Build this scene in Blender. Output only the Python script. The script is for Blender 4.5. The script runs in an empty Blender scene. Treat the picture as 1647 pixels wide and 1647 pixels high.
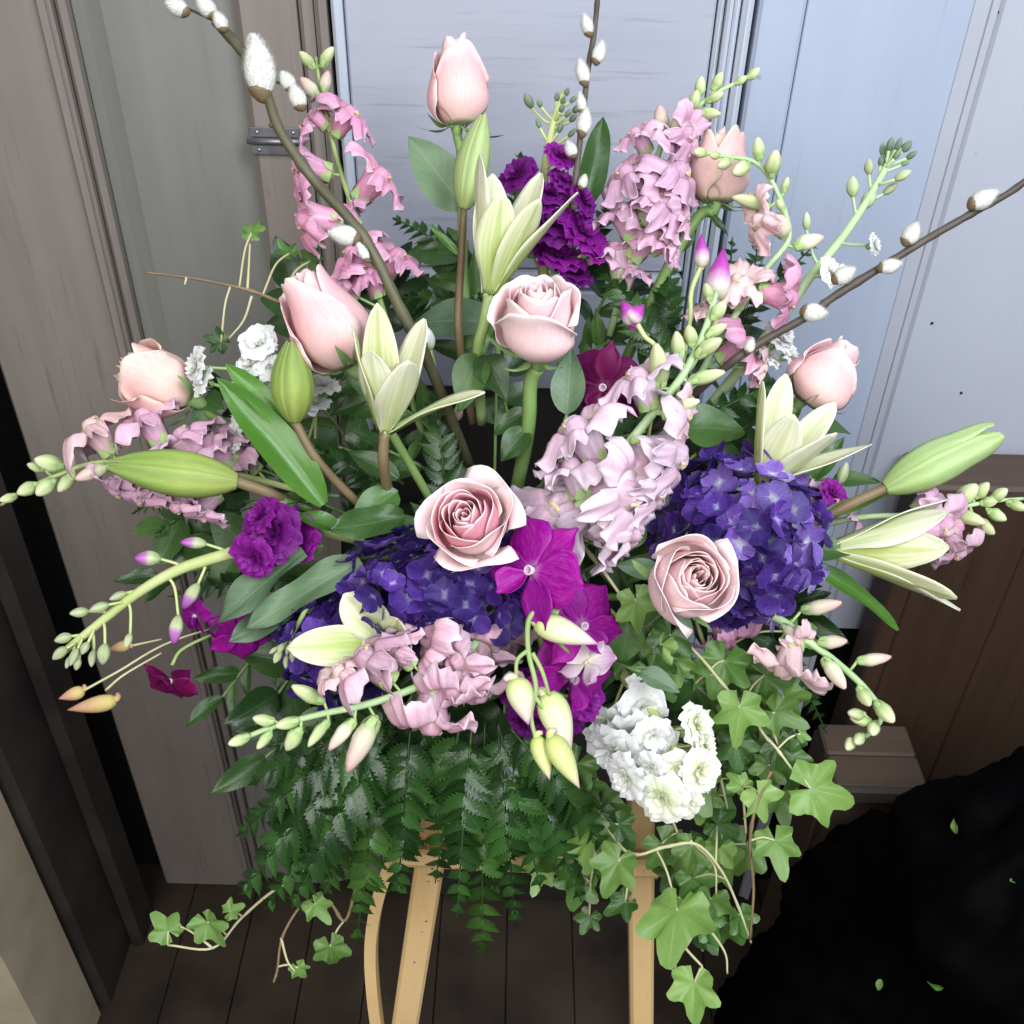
import bpy, math, random
from math import sin, cos, pi, sqrt, exp, atan2, radians
from mathutils import Vector, Matrix

scene = bpy.context.scene
COL = scene.collection

# ------------------------------------------------------------------ camera
F_PX = 1688.0            # focal length in pixels of the 1647 px square photograph
HALF = 823.5
CAM = Vector((0.0, 0.0, 1.63))
TILT = radians(38.0)
ROLL = radians(1.4)
FWD = Vector((0, cos(TILT), -sin(TILT)))
_r0 = Vector((1, 0, 0)); _u0 = Vector((0, sin(TILT), cos(TILT)))
RGT = _r0 * cos(ROLL) + _u0 * sin(ROLL)
UPV = -_r0 * sin(ROLL) + _u0 * cos(ROLL)
BCK = -FWD
cam_d = bpy.data.cameras.new('camera')
cam = bpy.data.objects.new('camera', cam_d)
COL.objects.link(cam)
cam.matrix_world = Matrix(((RGT.x, UPV.x, BCK.x, CAM.x), (RGT.y, UPV.y, BCK.y, CAM.y), (RGT.z, UPV.z, BCK.z, CAM.z), (0, 0, 0, 1)))
cam_d.sensor_fit = 'HORIZONTAL'; cam_d.sensor_width = 36.0
cam_d.lens = 36.0 * F_PX / 1647.0
cam_d.clip_start = 0.05; cam_d.clip_end = 200.0
scene.camera = cam

# ------------------------------------------------------------------ light
world = bpy.data.worlds.new('World'); scene.world = world; world.use_nodes = True
bg = world.node_tree.nodes['Background']
bg.inputs[0].default_value = (0.80, 0.86, 1.0, 1); bg.inputs[1].default_value = 0.24

def area(name, loc, target, sx, sy, watts, col):
    l = bpy.data.lights.new(name, 'AREA'); l.shape = 'RECTANGLE'; l.size = sx; l.size_y = sy
    l.energy = watts; l.color = col
    o = bpy.data.objects.new(name, l); COL.objects.link(o)
    o.location = loc
    o.rotation_euler = (Vector(target) - Vector(loc)).to_track_quat('-Z', 'Y').to_euler()
    return o
area('window_light', (0.75, -0.18, 2.45), (0.05, 0.80, 1.15), 0.95, 0.95, 33, (0.87, 0.935, 1.0))
area('room_light', (-0.40, -0.70, 2.15), (0.0, 0.65, 1.05), 1.1, 1.0, 23, (1.0, 0.97, 0.935))

scene.view_settings.view_transform = 'Standard'; scene.view_settings.look = 'None'
scene.view_settings.exposure = 0.20; scene.view_settings.gamma = 1.0
scene.view_settings.use_curve_mapping = False
scene.cycles.use_denoising = True
scene.cycles.max_bounces = 5
scene.cycles.diffuse_bounces = 3
scene.cycles.glossy_bounces = 2
scene.cycles.transmission_bounces = 3
scene.cycles.use_adaptive_sampling = True
scene.cycles.adaptive_threshold = 0.03
scene.cycles.transparent_max_bounces = 8

# ------------------------------------------------------------------ helpers
def px(x, y, d):
    """photograph pixel + distance along the view axis (metres) -> point in the room"""
    return CAM + (FWD + RGT * ((x - HALF) / F_PX) + UPV * (-(y - HALF) / F_PX)) * d
def on_wall(x, y, Y):
    v = FWD + RGT * ((x - HALF) / F_PX) + UPV * (-(y - HALF) / F_PX)
    return CAM + v * (Y / v.y)
def on_floor(x, y, z=0.0):
    v = FWD + RGT * ((x - HALF) / F_PX) + UPV * (-(y - HALF) / F_PX)
    return CAM + v * ((z - CAM.z) / v.z)
def m_of(npx, d):
    return npx * d / F_PX
def idir(dx, dy, k=0.0):
    """direction: dx,dy in picture sense (dy down), k toward the viewer"""
    v = RGT * dx - UPV * dy + BCK * k
    return v.normalized()
def dome(x, y):
    r2 = ((x - 790) / 800.0) ** 2 + ((y - 900) / 850.0) ** 2
    return 0.70 + 0.13 * min(r2, 1.4)
def smooth(t):
    t = max(0.0, min(1.0, t)); return t * t * (3 - 2 * t)
def frame(origin, z, up, s=1.0, sx=1.0, sy=1.0, sz=1.0):
    z = z.normalized()
    x = up.cross(z)
    if x.length < 1e-4: x = Vector((1, 0, 0)).cross(z)
    x.normalize(); y = z.cross(x)
    x = x * s * sx; y = y * s * sy; z = z * s * sz
    return Matrix(((x.x, y.x, z.x, origin.x), (x.y, y.y, z.y, origin.y), (x.z, y.z, z.z, origin.z), (0, 0, 0, 1)))
def frame_y(origin, ydir, zhint, L, sx=1.0, sz=1.0):
    """leaf frame: +Y along the leaf (length L), +Z its upper face"""
    y = ydir.normalized(); x = y.cross(zhint)
    if x.length < 1e-4: x = y.cross(Vector((0.3, 0.5, 0.8)))
    x.normalize(); z = x.cross(y)
    x = x * L * sx; z = z * L * sz; y = y * L
    return Matrix(((x.x, y.x, z.x, origin.x), (x.y, y.y, z.y, origin.y), (x.z, y.z, z.z, origin.z), (0, 0, 0, 1)))

class MB:
    def __init__(self): self.v = []; self.f = []; self.uv = []
    def grid(self, nu, nv, fn, close_u=False):
        b = len(self.v)
        for j in range(nv + 1):
            for i in range(nu + 1):
                u = -1 + 2 * i / nu; v = j / nv
                self.v.append(tuple(fn(u, v))); self.uv.append((u * .5 + .5, v))
        for j in range(nv):
            for i in range(nu):
                a = b + j * (nu + 1) + i
                self.f.append((a, a + 1, a + nu + 2, a + nu + 1))
        return self
    def poly(self, pts, uvs=None):
        b = len(self.v)
        for i, p in enumerate(pts):
            self.v.append(tuple(p)); self.uv.append(uvs[i] if uvs else (0.5, 0.5))
        self.f.append(tuple(range(b, b + len(pts))))
    def tube(self, pts, radii, n=8, cap=True):
        pts = [Vector(p) for p in pts]
        b = len(self.v); m = len(pts)
        t0 = (pts[1] - pts[0]).normalized()
        ref = t0.orthogonal().normalized()
        for i, p in enumerate(pts):
            t = (pts[min(i + 1, m - 1)] - pts[max(i - 1, 0)])
            if t.length < 1e-9: t = t0
            t.normalize()
            ref = (ref - t * ref.dot(t)); ref.normalize()
            bi = t.cross(ref)
            for k in range(n):
                a = 2 * pi * k / n
                q = p + (ref * cos(a) + bi * sin(a)) * radii[i]
                self.v.append(tuple(q)); self.uv.append((k / n, i / (m - 1)))
        for i in range(m - 1):
            for k in range(n):
                a = b + i * n + k; c = b + i * n + (k + 1) % n
                self.f.append((a, c, c + n, a + n))
        if cap:
            self.f.append(tuple(b + k for k in range(n))[::-1])
            self.f.append(tuple(b + (m - 1) * n + k for k in range(n)))
    def lathe(self, prof, n=14, rmod=None):
        """prof: list of (r,z)"""
        b = len(self.v); m = len(prof)
        for i, (r, z) in enumerate(prof):
            for k in range(n):
                a = 2 * pi * k / n
                rr = r * (rmod(a, i / (m - 1)) if rmod else 1)
                self.v.append((rr * cos(a), rr * sin(a), z)); self.uv.append((k / n, i / (m - 1)))
        for i in range(m - 1):
            for k in range(n):
                a = b + i * n + k; c = b + i * n + (k + 1) % n
                self.f.append((a, c, c + n, a + n))
        self.f.append(tuple(b + k for k in range(n))[::-1])
        self.f.append(tuple(b + (m - 1) * n + k for k in range(n)))
    def box(self, c, s, bev=0.0, axes=None):
        """box with chamfered edges"""
        cx, cy, cz = c; hx, hy, hz = s[0] / 2, s[1] / 2, s[2] / 2
        bev = min(bev, hx * .9, hy * .9, hz * .9)
        b = len(self.v)
        if bev <= 0:
            P = [(-hx,-hy,-hz),(hx,-hy,-hz),(hx,hy,-hz),(-hx,hy,-hz),(-hx,-hy,hz),(hx,-hy,hz),(hx,hy,hz),(-hx,hy,hz)]
            Q = [(0,3,2,1),(4,5,6,7),(0,1,5,4),(1,2,6,5),(2,3,7,6),(3,0,4,7)]
        else:
            P = []; idx = {}
            for sx in (-1, 1):
                for sy in (-1, 1):
                    for sz in (-1, 1):
                        for ax in range(3):
                            p = [sx * (hx - bev), sy * (hy - bev), sz * (hz - bev)]
                            p[ax] = (sx * hx, sy * hy, sz * hz)[ax]
                            idx[(sx, sy, sz, ax)] = len(P); P.append(tuple(p))
            Q = []
            for ax in range(3):
                o = [a for a in range(3) if a != ax]
                for s1 in (-1, 1):
                    def k(a, bb):
                        t = [0, 0, 0]; t[ax] = s1; t[o[0]] = a; t[o[1]] = bb; return idx[(t[0], t[1], t[2], ax)]
                    q = [k(-1,-1), k(1,-1), k(1,1), k(-1,1)]
                    if (s1 > 0) != (ax != 1): q = q[::-1]
                    Q.append(tuple(q))
            for ax in range(3):   # edges parallel to ax
                o = [a for a in range(3) if a != ax]
                for s1 in (-1, 1):
                    for s2 in (-1, 1):
                        def k(e, face):
                            t = [0, 0, 0]; t[ax] = e; t[o[0]] = s1; t[o[1]] = s2; return idx[(t[0], t[1], t[2], face)]
                        q = [k(-1, o[0]), k(1, o[0]), k(1, o[1]), k(-1, o[1])]
                        Q.append(tuple(q))
            for sx in (-1, 1):
                for sy in (-1, 1):
                    for sz in (-1, 1):
                        Q.append(tuple(idx[(sx, sy, sz, a)] for a in range(3)))
        for p in P:
            if axes:
                w = axes[0] * p[0] + axes[1] * p[1] + axes[2] * p[2] + Vector(c)
                self.v.append(tuple(w))
            else:
                self.v.append((p[0] + cx, p[1] + cy, p[2] + cz))
            self.uv.append((p[0], p[2]))
        for q in Q: self.f.append(tuple(b + i for i in q))
    def add(self, other, M):
        b = len(self.v)
        for p in other.v: self.v.append(tuple(M @ Vector(p)))
        self.uv += other.uv
        for f in other.f: self.f.append(tuple(b + i for i in f))
    def mesh(self, name, mat=None, flat=False):
        me = bpy.data.meshes.new(name)
        me.from_pydata(self.v, [], self.f)
        uvl = me.uv_layers.new(name='UVMap')
        vi = [0] * len(me.loops); me.loops.foreach_get('vertex_index', vi)
        buf = []
        for i in vi: buf += self.uv[i]
        uvl.data.foreach_set('uv', buf)
        me.polygons.foreach_set('use_smooth', [not flat] * len(me.polygons))
        me.materials.append(mat)
        me.update()
        return me

WM = {}
def thing(name, label, cat, loc, group=None):
    o = bpy.data.objects.new(name, None); COL.objects.link(o)
    o.empty_display_size = 0.02
    o.location = loc; o['label'] = label; o['category'] = cat
    if group: o['group'] = group
    WM[o.name] = Matrix.Translation(Vector(loc))
    return o
def put(name, me, mat, parent=None, M=None, label=None):
    o = bpy.data.objects.new(name, me); COL.objects.link(o)
    M = M if M is not None else Matrix.Identity(4)
    if mat is not None and me.materials[0] != mat:
        o.material_slots[0].link = 'OBJECT'; o.material_slots[0].material = mat
    if parent is not None:
        o.parent = parent
        o.matrix_basis = WM[parent.name].inverted() @ M
    else:
        o.matrix_basis = M
    WM[o.name] = M.copy()
    if label: o['label'] = label
    return o
def tag(o, label, cat, group=None):
    o['label'] = label; o['category'] = cat
    if group: o['group'] = group
    return o
def struct(o):
    o['kind'] = 'structure'; return o

def spline(pts, n=6):
    """Catmull-Rom through points"""
    P = [Vector(p) for p in pts]
    if len(P) == 2:
        return [P[0].lerp(P[1], i / n) for i in range(n + 1)]
    P = [P[0] * 2 - P[1]] + P + [P[-1] * 2 - P[-2]]
    out = []
    for i in range(1, len(P) - 2):
        a, b, c, d = P[i - 1], P[i], P[i + 1], P[i + 2]
        for k in range(n):
            t = k / n
            out.append(0.5 * ((2 * b) + (c - a) * t + (2 * a - 5 * b + 4 * c - d) * t * t + (3 * b - a - 3 * c + d) * t ** 3))
    out.append(P[-2].copy())
    return out
def stem(parent, pts, r0, r1, mat, name='stem', n=7, knob=0.0, seed=0):
    S = spline(pts, 6); rng = random.Random(seed)
    m = len(S)
    R = [r0 + (r1 - r0) * i / (m - 1) for i in range(m)]
    if knob: R = [r * (1 + knob * rng.uniform(-.4, 1) * (rng.random() < .35)) for r in R]
    mb = MB(); mb.tube(S, R, n)
    return put(name, mb.mesh(name, mat), mat, parent)

# ------------------------------------------------------------------ materials
def nodes(name):
    m = bpy.data.materials.new(name); m.use_nodes = True
    nt = m.node_tree; nt.nodes.clear()
    out = nt.nodes.new('ShaderNodeOutputMaterial')
    return m, nt, out
def N(nt, t, **kw):
    n = nt.nodes.new(t)
    for k, v in kw.items():
        if hasattr(n, k): setattr(n, k, v)
        else: n.inputs[k].default_value = v
    return n
def ramp(nt, stops, interp='LINEAR'):
    r = nt.nodes.new('ShaderNodeValToRGB'); cr = r.color_ramp; cr.interpolation = interp
    while len(cr.elements) < len(stops): cr.elements.new(0.5)
    for e, (p, c) in zip(cr.elements, stops):
        e.position = p; e.color = (c[0], c[1], c[2], 1)
    return r
def math_n(nt, op, a, b=None, clamp=False):
    n = nt.nodes.new('ShaderNodeMath'); n.operation = op; n.use_clamp = clamp
    for i, x in enumerate((a, b)):
        if x is None: continue
        if hasattr(x, 'is_output'): nt.links.new(x, n.inputs[i])
        else: n.inputs[i].default_value = x
    return n.outputs[0]
def mixc(nt, fac, a, b, blend='MIX'):
    n = nt.nodes.new('ShaderNodeMix'); n.data_type = 'RGBA'; n.blend_type = blend
    for s, x in ((0, fac), (6, a), (7, b)):
        if hasattr(x, 'is_output'): nt.links.new(x, n.inputs[s])
        elif s == 0: n.inputs[s].default_value = x
        else: n.inputs[s].default_value = (x[0], x[1], x[2], 1)
    return n.outputs[2]
def petal_mat(name, stops, edge=None, edge_amt=0.5, vein=0.12, vein_f=22.0, trans=0.28, rough=0.5, mid=None, mid_w=0.10, mid_amt=0.8, spec=0.25, var=0.10, edge_pow=4.0, bumpy=0.14, blotch=0.14):
    """UV.v runs base -> tip, UV.u across"""
    m, nt, out = nodes(name)
    tc = N(nt, 'ShaderNodeTexCoord'); sep = N(nt, 'ShaderNodeSeparateXYZ')
    nt.links.new(tc.outputs['UV'], sep.inputs[0])
    info = N(nt, 'ShaderNodeObjectInfo')
    noise = N(nt, 'ShaderNodeTexNoise'); noise.inputs['Scale'].default_value = 60; noise.inputs['Detail'].default_value = 3
    nt.links.new(tc.outputs['Object'], noise.inputs['Vector'])
    wob = math_n(nt, 'MULTIPLY', math_n(nt, 'SUBTRACT', noise.outputs[0], 0.5), 0.22)
    v = math_n(nt, 'ADD', sep.outputs[1], wob)
    rp = ramp(nt, stops); nt.links.new(v, rp.inputs[0])
    c = rp.outputs[0]
    au = math_n(nt, 'ABSOLUTE', math_n(nt, 'MULTIPLY', math_n(nt, 'SUBTRACT', sep.outputs[0], 0.5), 2.0))
    if edge is not None:
        e = math_n(nt, 'POWER', math_n(nt, 'MAXIMUM', au, math_n(nt, 'POWER', sep.outputs[1], 2.0)), edge_pow)
        c = mixc(nt, math_n(nt, 'MULTIPLY', e, edge_amt, True), c, edge)
    if mid is not None:
        q = math_n(nt, 'SUBTRACT', 1.0, math_n(nt, 'DIVIDE', au, mid_w), True)
        q = math_n(nt, 'MULTIPLY', q, mid_amt, True)
        c = mixc(nt, q, c, mid)
    if vein:
        w = math_n(nt, 'SINE', math_n(nt, 'ADD', math_n(nt, 'MULTIPLY', sep.outputs[0], vein_f * 6.28), math_n(nt, 'MULTIPLY', noise.outputs[0], 3.0)))
        w = math_n(nt, 'ADD', math_n(nt, 'MULTIPLY', w, vein * .5), 1.0 - vein * .5)
        mc = N(nt, 'ShaderNodeCombineColor'); 
        for i in range(3): nt.links.new(w, mc.inputs[i])
        c = mixc(nt, 1.0, c, mc.outputs[0], 'MULTIPLY')
    # fine uneven veining and blotches inside one petal
    nb = N(nt, 'ShaderNodeTexNoise'); nb.inputs['Scale'].default_value = 5; nb.inputs['Detail'].default_value = 6; nb.inputs['Roughness'].default_value = 0.65
    mpb = N(nt, 'ShaderNodeMapping'); mpb.inputs['Scale'].default_value = (9, 1.3, 1)
    addv = N(nt, 'ShaderNodeVectorMath'); addv.operation = 'ADD'
    cmb = N(nt, 'ShaderNodeCombineXYZ'); nt.links.new(math_n(nt, 'MULTIPLY', info.outputs['Random'], 37.0), cmb.inputs[2])
    nt.links.new(tc.outputs['UV'], mpb.inputs[0]); nt.links.new(mpb.outputs[0], addv.inputs[0]); nt.links.new(cmb.outputs[0], addv.inputs[1])
    nt.links.new(addv.outputs[0], nb.inputs['Vector'])
    gm = N(nt, 'ShaderNodeHueSaturation')
    nt.links.new(math_n(nt, 'ADD', math_n(nt, 'MULTIPLY', nb.outputs[0], blotch * 4), 1.0 - blotch * 2), gm.inputs['Saturation'])
    nt.links.new(math_n(nt, 'SUBTRACT', 1.0 + blotch * .9, math_n(nt, 'MULTIPLY', nb.outputs[0], blotch * 1.8)), gm.inputs['Value'])
    nt.links.new(c, gm.inputs['Color']); c = gm.outputs[0]
    # object to object variation
    hv = N(nt, 'ShaderNodeHueSaturation')
    nt.links.new(math_n(nt, 'ADD', math_n(nt, 'MULTIPLY', info.outputs['Random'], var * 2), 1.0 - var), hv.inputs['Value'])
    nt.links.new(math_n(nt, 'ADD', math_n(nt, 'MULTIPLY', info.outputs['Random'], 0.02), 0.49), hv.inputs['Hue'])
    nt.links.new(c, hv.inputs['Color']); c = hv.outputs[0]
    p = N(nt, 'ShaderNodeBsdfPrincipled'); p.inputs['Roughness'].default_value = rough
    p.inputs['Specular IOR Level'].default_value = spec
    nt.links.new(c, p.inputs['Base Color'])
    bump = N(nt, 'ShaderNodeBump'); bump.inputs['Strength'].default_value = bumpy; bump.inputs['Distance'].default_value = 0.0006
    n2 = N(nt, 'ShaderNodeTexNoise'); n2.inputs['Scale'].default_value = 9; n2.inputs['Detail'].default_value = 4
    mp = N(nt, 'ShaderNodeMapping'); mp.inputs['Scale'].default_value = (14, 1.6, 1)
    nt.links.new(tc.outputs['UV'], mp.inputs[0]); nt.links.new(mp.outputs[0], n2.inputs['Vector'])
    nt.links.new(n2.outputs[0], bump.inputs['Height']); nt.links.new(bump.outputs[0], p.inputs['Normal'])
    if trans > 0:
        t = N(nt, 'ShaderNodeBsdfTranslucent'); nt.links.new(c, t.inputs[0])
        mx = N(nt, 'ShaderNodeMixShader'); mx.inputs[0].default_value = trans
        nt.links.new(p.outputs[0], mx.inputs[1]); nt.links.new(t.outputs[0], mx.inputs[2])
        nt.links.new(mx.outputs[0], out.inputs[0])
    else:
        nt.links.new(p.outputs[0], out.inputs[0])
    return m
def leaf_mat(name, c1, c2, vein, rough=0.35, trans=0.15, var=0.25, ivy=False, spec=0.5, vamt=0.5):
    m, nt, out = nodes(name)
    tc = N(nt, 'ShaderNodeTexCoord'); sep = N(nt, 'ShaderNodeSeparateXYZ'); nt.links.new(tc.outputs['UV'], sep.inputs[0])
    info = N(nt, 'ShaderNodeObjectInfo')
    noise = N(nt, 'ShaderNodeTexNoise'); noise.inputs['Scale'].default_value = 6; noise.inputs['Detail'].default_value = 5
    nt.links.new(tc.outputs['Object'], noise.inputs['Vector'])
    fac = math_n(nt, 'ADD', math_n(nt, 'MULTIPLY', noise.outputs[0], 0.9), math_n(nt, 'SUBTRACT', math_n(nt, 'MULTIPLY', info.outputs['Random'], 0.8), 0.35), True)
    c = mixc(nt, fac, c1, c2)
    if ivy:      # UV.x counts lobes round the leaf, UV.y runs centre -> rim
        q = math_n(nt, 'COSINE', math_n(nt, 'MULTIPLY', sep.outputs[0], 2 * pi))
        q = math_n(nt, 'MULTIPLY', math_n(nt, 'SUBTRACT', q, 0.975, ), 40.0, True)
        q = math_n(nt, 'MULTIPLY', q, math_n(nt, 'SUBTRACT', 1.0, sep.outputs[1]), True)
        q = math_n(nt, 'MULTIPLY', q, vamt * 1.6, True)
    else:
        au = math_n(nt, 'ABSOLUTE', math_n(nt, 'SUBTRACT', sep.outputs[0], 0.5))
        q = math_n(nt, 'SUBTRACT', 1.0, math_n(nt, 'DIVIDE', au, 0.025), True)
        s = math_n(nt, 'SINE', math_n(nt, 'SUBTRACT', math_n(nt, 'MULTIPLY', sep.outputs[1], 52.0), math_n(nt, 'MULTIPLY', au, 26.0)))
        s = math_n(nt, 'MULTIPLY', math_n(nt, 'SUBTRACT', s, 0.86), 2.5, True)
        q = math_n(nt, 'MULTIPLY', math_n(nt, 'ADD', q, s, True), vamt)
    c = mixc(nt, q, c, vein)
    hv = N(nt, 'ShaderNodeHueSaturation')
    nt.links.new(math_n(nt, 'ADD', math_n(nt, 'MULTIPLY', info.outputs['Random'], var * 2), 1.0 - var), hv.inputs['Value'])
    nt.links.new(c, hv.inputs['Color']); c = hv.outputs[0]
    p = N(nt, 'ShaderNodeBsdfPrincipled'); p.inputs['Roughness'].default_value = rough
    p.inputs['Specular IOR Level'].default_value = spec
    nt.links.new(c, p.inputs['Base Color'])
    bump = N(nt, 'ShaderNodeBump'); bump.inputs['Strength'].default_value = 0.35; bump.inputs['Distance'].default_value = 0.0008
    n3 = N(nt, 'ShaderNodeTexNoise'); n3.inputs['Scale'].default_value = 14; n3.inputs['Detail'].default_value = 3
    nt.links.new(tc.outputs['Object'], n3.inputs['Vector'])
    nt.links.new(math_n(nt, 'SUBTRACT', n3.outputs[0], math_n(nt, 'MULTIPLY', q, 0.5)), bump.inputs['Height']); nt.links.new(bump.outputs[0], p.inputs['Normal'])
    t = N(nt, 'ShaderNodeBsdfTranslucent'); nt.links.new(c, t.inputs[0])
    mx = N(nt, 'ShaderNodeMixShader'); mx.inputs[0].default_value = trans
    nt.links.new(p.outputs[0], mx.inputs[1]); nt.links.new(t.outputs[0], mx.inputs[2]); nt.links.new(mx.outputs[0], out.inputs[0])
    return m
def plain(name, c, rough=0.6, c2=None, scale=40, spec=0.3, bump=0.3, metallic=0.0, stretch=None, dist=0.001, detail=6, coords='Object'):
    m, nt, out = nodes(name)
    tc = N(nt, 'ShaderNodeTexCoord'); noise = N(nt, 'ShaderNodeTexNoise'); noise.inputs['Scale'].default_value = scale; noise.inputs['Detail'].default_value = detail
    src = tc.outputs[coords]
    if stretch:
        mp = N(nt, 'ShaderNodeMapping'); mp.inputs['Scale'].default_value = stretch
        nt.links.new(src, mp.inputs[0]); src = mp.outputs[0]
    nt.links.new(src, noise.inputs['Vector'])
    p = N(nt, 'ShaderNodeBsdfPrincipled'); p.inputs['Roughness'].default_value = rough; p.inputs['Metallic'].default_value = metallic
    p.inputs['Specular IOR Level'].default_value = spec
    if c2 is not None:
        rp = ramp(nt, [(0.3, c), (0.7, c2)]); nt.links.new(noise.outputs[0], rp.inputs[0]); nt.links.new(rp.outputs[0], p.inputs['Base Color'])
    else:
        p.inputs['Base Color'].default_value = (*c, 1)
    if bump:
        bn = N(nt, 'ShaderNodeBump'); bn.inputs['Strength'].default_value = bump; bn.inputs['Distance'].default_value = dist
        nt.links.new(noise.outputs[0], bn.inputs['Height']); nt.links.new(bn.outputs[0], p.inputs['Normal'])
    nt.links.new(p.outputs[0], out.inputs[0])
    return m
def wood_mat(name, ca, cb, cdark, grain='Z', rough=0.55, streak=1.0, dark_amt=0.4, spec=0.3, bump=0.35, fine=1.0):
    """worn board: long streaks along the grain, blotches, fine scratches"""
    m, nt, out = nodes(name)
    geo = N(nt, 'ShaderNodeNewGeometry')
    def nz(sc, det, stretch, rough_=0.6):
        mp = N(nt, 'ShaderNodeMapping'); mp.inputs['Scale'].default_value = stretch
        nt.links.new(geo.outputs['Position'], mp.inputs[0])
        n = N(nt, 'ShaderNodeTexNoise'); n.inputs['Scale'].default_value = sc; n.inputs['Detail'].default_value = det; n.inputs['Roughness'].default_value = rough_
        nt.links.new(mp.outputs[0], n.inputs['Vector']); return n.outputs[0]
    st = (1, 1, 0.05) if grain == 'Z' else ((0.05, 1, 1) if grain == 'X' else (1, 0.05, 1))
    a = nz(38 * fine, 7, st, 0.65); b = nz(7, 4, (1, 1, 0.35) if grain == 'Z' else (0.35, 1, 1)); f = nz(160 * fine, 3, st)
    fac = math_n(nt, 'ADD', math_n(nt, 'MULTIPLY', a, 0.75 * streak), math_n(nt, 'ADD', math_n(nt, 'MULTIPLY', b, 0.55), -0.15 * (1 + streak)), True)
    c = mixc(nt, fac, ca, cb)
    dk = math_n(nt, 'MULTIPLY', math_n(nt, 'SUBTRACT', f, 0.60), 6.0, True)
    dk = math_n(nt, 'MULTIPLY', dk, dark_amt)
    c = mixc(nt, dk, c, cdark)
    # grime clouds and sparse chips
    g = nz(2.6, 6, (1, 1, 0.6) if grain == 'Z' else (0.6, 1, 1), 0.7)
    gf = math_n(nt, 'MULTIPLY', math_n(nt, 'SUBTRACT', g, 0.50), 2.2, True)
    c = mixc(nt, math_n(nt, 'MULTIPLY', gf, 0.35), c, cdark)
    vo = N(nt, 'ShaderNodeTexVoronoi'); vo.inputs['Scale'].default_value = 16
    nt.links.new(geo.outputs['Position'], vo.inputs['Vector'])
    ch = math_n(nt, 'MULTIPLY', math_n(nt, 'SUBTRACT', 0.085, math_n(nt, 'ADD', vo.outputs['Distance'], math_n(nt, 'MULTIPLY', f, 0.09))), 40.0, True)
    c = mixc(nt, math_n(nt, 'MULTIPLY', ch, 0.55), c, cdark)
    p = N(nt, 'ShaderNodeBsdfPrincipled'); p.inputs['Roughness'].default_value = rough; p.inputs['Specular IOR Level'].default_value = spec
    nt.links.new(c, p.inputs['Base Color'])
    bn = N(nt, 'ShaderNodeBump'); bn.inputs['Strength'].default_value = bump; bn.inputs['Distance'].default_value = 0.001
    nt.links.new(math_n(nt, 'SUBTRACT', a, math_n(nt, 'MULTIPLY', dk, 0.6)), bn.inputs['Height']); nt.links.new(bn.outputs[0], p.inputs['Normal'])
    nt.links.new(p.outputs[0], out.inputs[0])
    return m

M = {}
# door and setting
M['white_v'] = wood_mat('whitewashed_board', (0.34, 0.39, 0.50), (0.455, 0.51, 0.62), (0.20, 0.23, 0.30), 'Z', dark_amt=0.24, streak=0.65, bump=0.18)
M['white_h'] = wood_mat('whitewashed_panel', (0.34, 0.355, 0.43), (0.47, 0.49, 0.575), (0.18, 0.18, 0.22), 'X', dark_amt=0.45, streak=0.9, bump=0.3)
M['white_mould'] = wood_mat('whitewashed_moulding', (0.42, 0.46, 0.54), (0.60, 0.65, 0.73), (0.10, 0.10, 0.12), 'Z', dark_amt=0.5, bump=0.3)
M['pale'] = wood_mat('pale_painted_board', (0.40, 0.42, 0.49), (0.48, 0.50, 0.57), (0.28, 0.28, 0.32), 'Z', dark_amt=0.10, streak=0.4, bump=0.1)
M['brown_stile'] = wood_mat('weathered_stile', (0.185, 0.160, 0.142), (0.310, 0.275, 0.248), (0.085, 0.07, 0.06), 'Z', dark_amt=0.4, bump=0.3)
M['grey_panel'] = wood_mat('weathered_grey_panel', (0.170, 0.170, 0.155), (0.295, 0.295, 0.272), (0.11, 0.11, 0.10), 'Z', dark_amt=0.2, streak=0.8, bump=0.2)
M['low_shade'] = wood_mat('painted_low_shade', (0.024, 0.021, 0.020), (0.050, 0.044, 0.041), (0.012, 0.010, 0.008), 'Z', dark_amt=0.4)  # shade low on the doors, put into the colour
M['dark_brown'] = wood_mat('dark_brown_board', (0.034, 0.019, 0.012), (0.090, 0.052, 0.033), (0.010, 0.007, 0.005), 'Z', dark_amt=0.5)
M['mid_brown'] = wood_mat('brown_board', (0.065, 0.043, 0.031), (0.115, 0.080, 0.059), (0.03, 0.02, 0.015), 'X', dark_amt=0.4)
M['easel'] = wood_mat('varnished_pine', (0.76, 0.51, 0.23), (0.86, 0.63, 0.33), (0.44, 0.24, 0.09), 'Z', rough=0.42, dark_amt=0.3, bump=0.2, fine=1.6, streak=0.7)
M['plaster'] = plain('beige_plaster', (0.40, 0.33, 0.22), 0.8, (0.52, 0.44, 0.31), 14, bump=0.5)
M['floor'] = plain('dark_worn_floor', (0.016, 0.011, 0.008), 0.7, (0.060, 0.042, 0.029), 7, bump=0.5, dist=0.002)
M['jamb'] = plain('dark_jamb', (0.025, 0.021, 0.019), 0.7, (0.055, 0.045, 0.038), 9, bump=0.4)
M['black'] = plain('black_gap', (0.004, 0.004, 0.004), 0.8, (0.010, 0.009, 0.008), 90, bump=0.6)
M['added_sack'] = plain('black_stand_in', (0.0010, 0.0010, 0.0012), 0.7, None, 22, spec=0.03, bump=0.5, dist=0.003)  # for the made-up sack added in the black corner
M['steel'] = plain('dull_steel', (0.35, 0.36, 0.37), 0.45, (0.22, 0.22, 0.23), 60, metallic=0.8, bump=0.3)
M['screw'] = plain('screw_steel', (0.45, 0.45, 0.45), 0.35, None, 60, metallic=0.9, bump=0)
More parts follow.
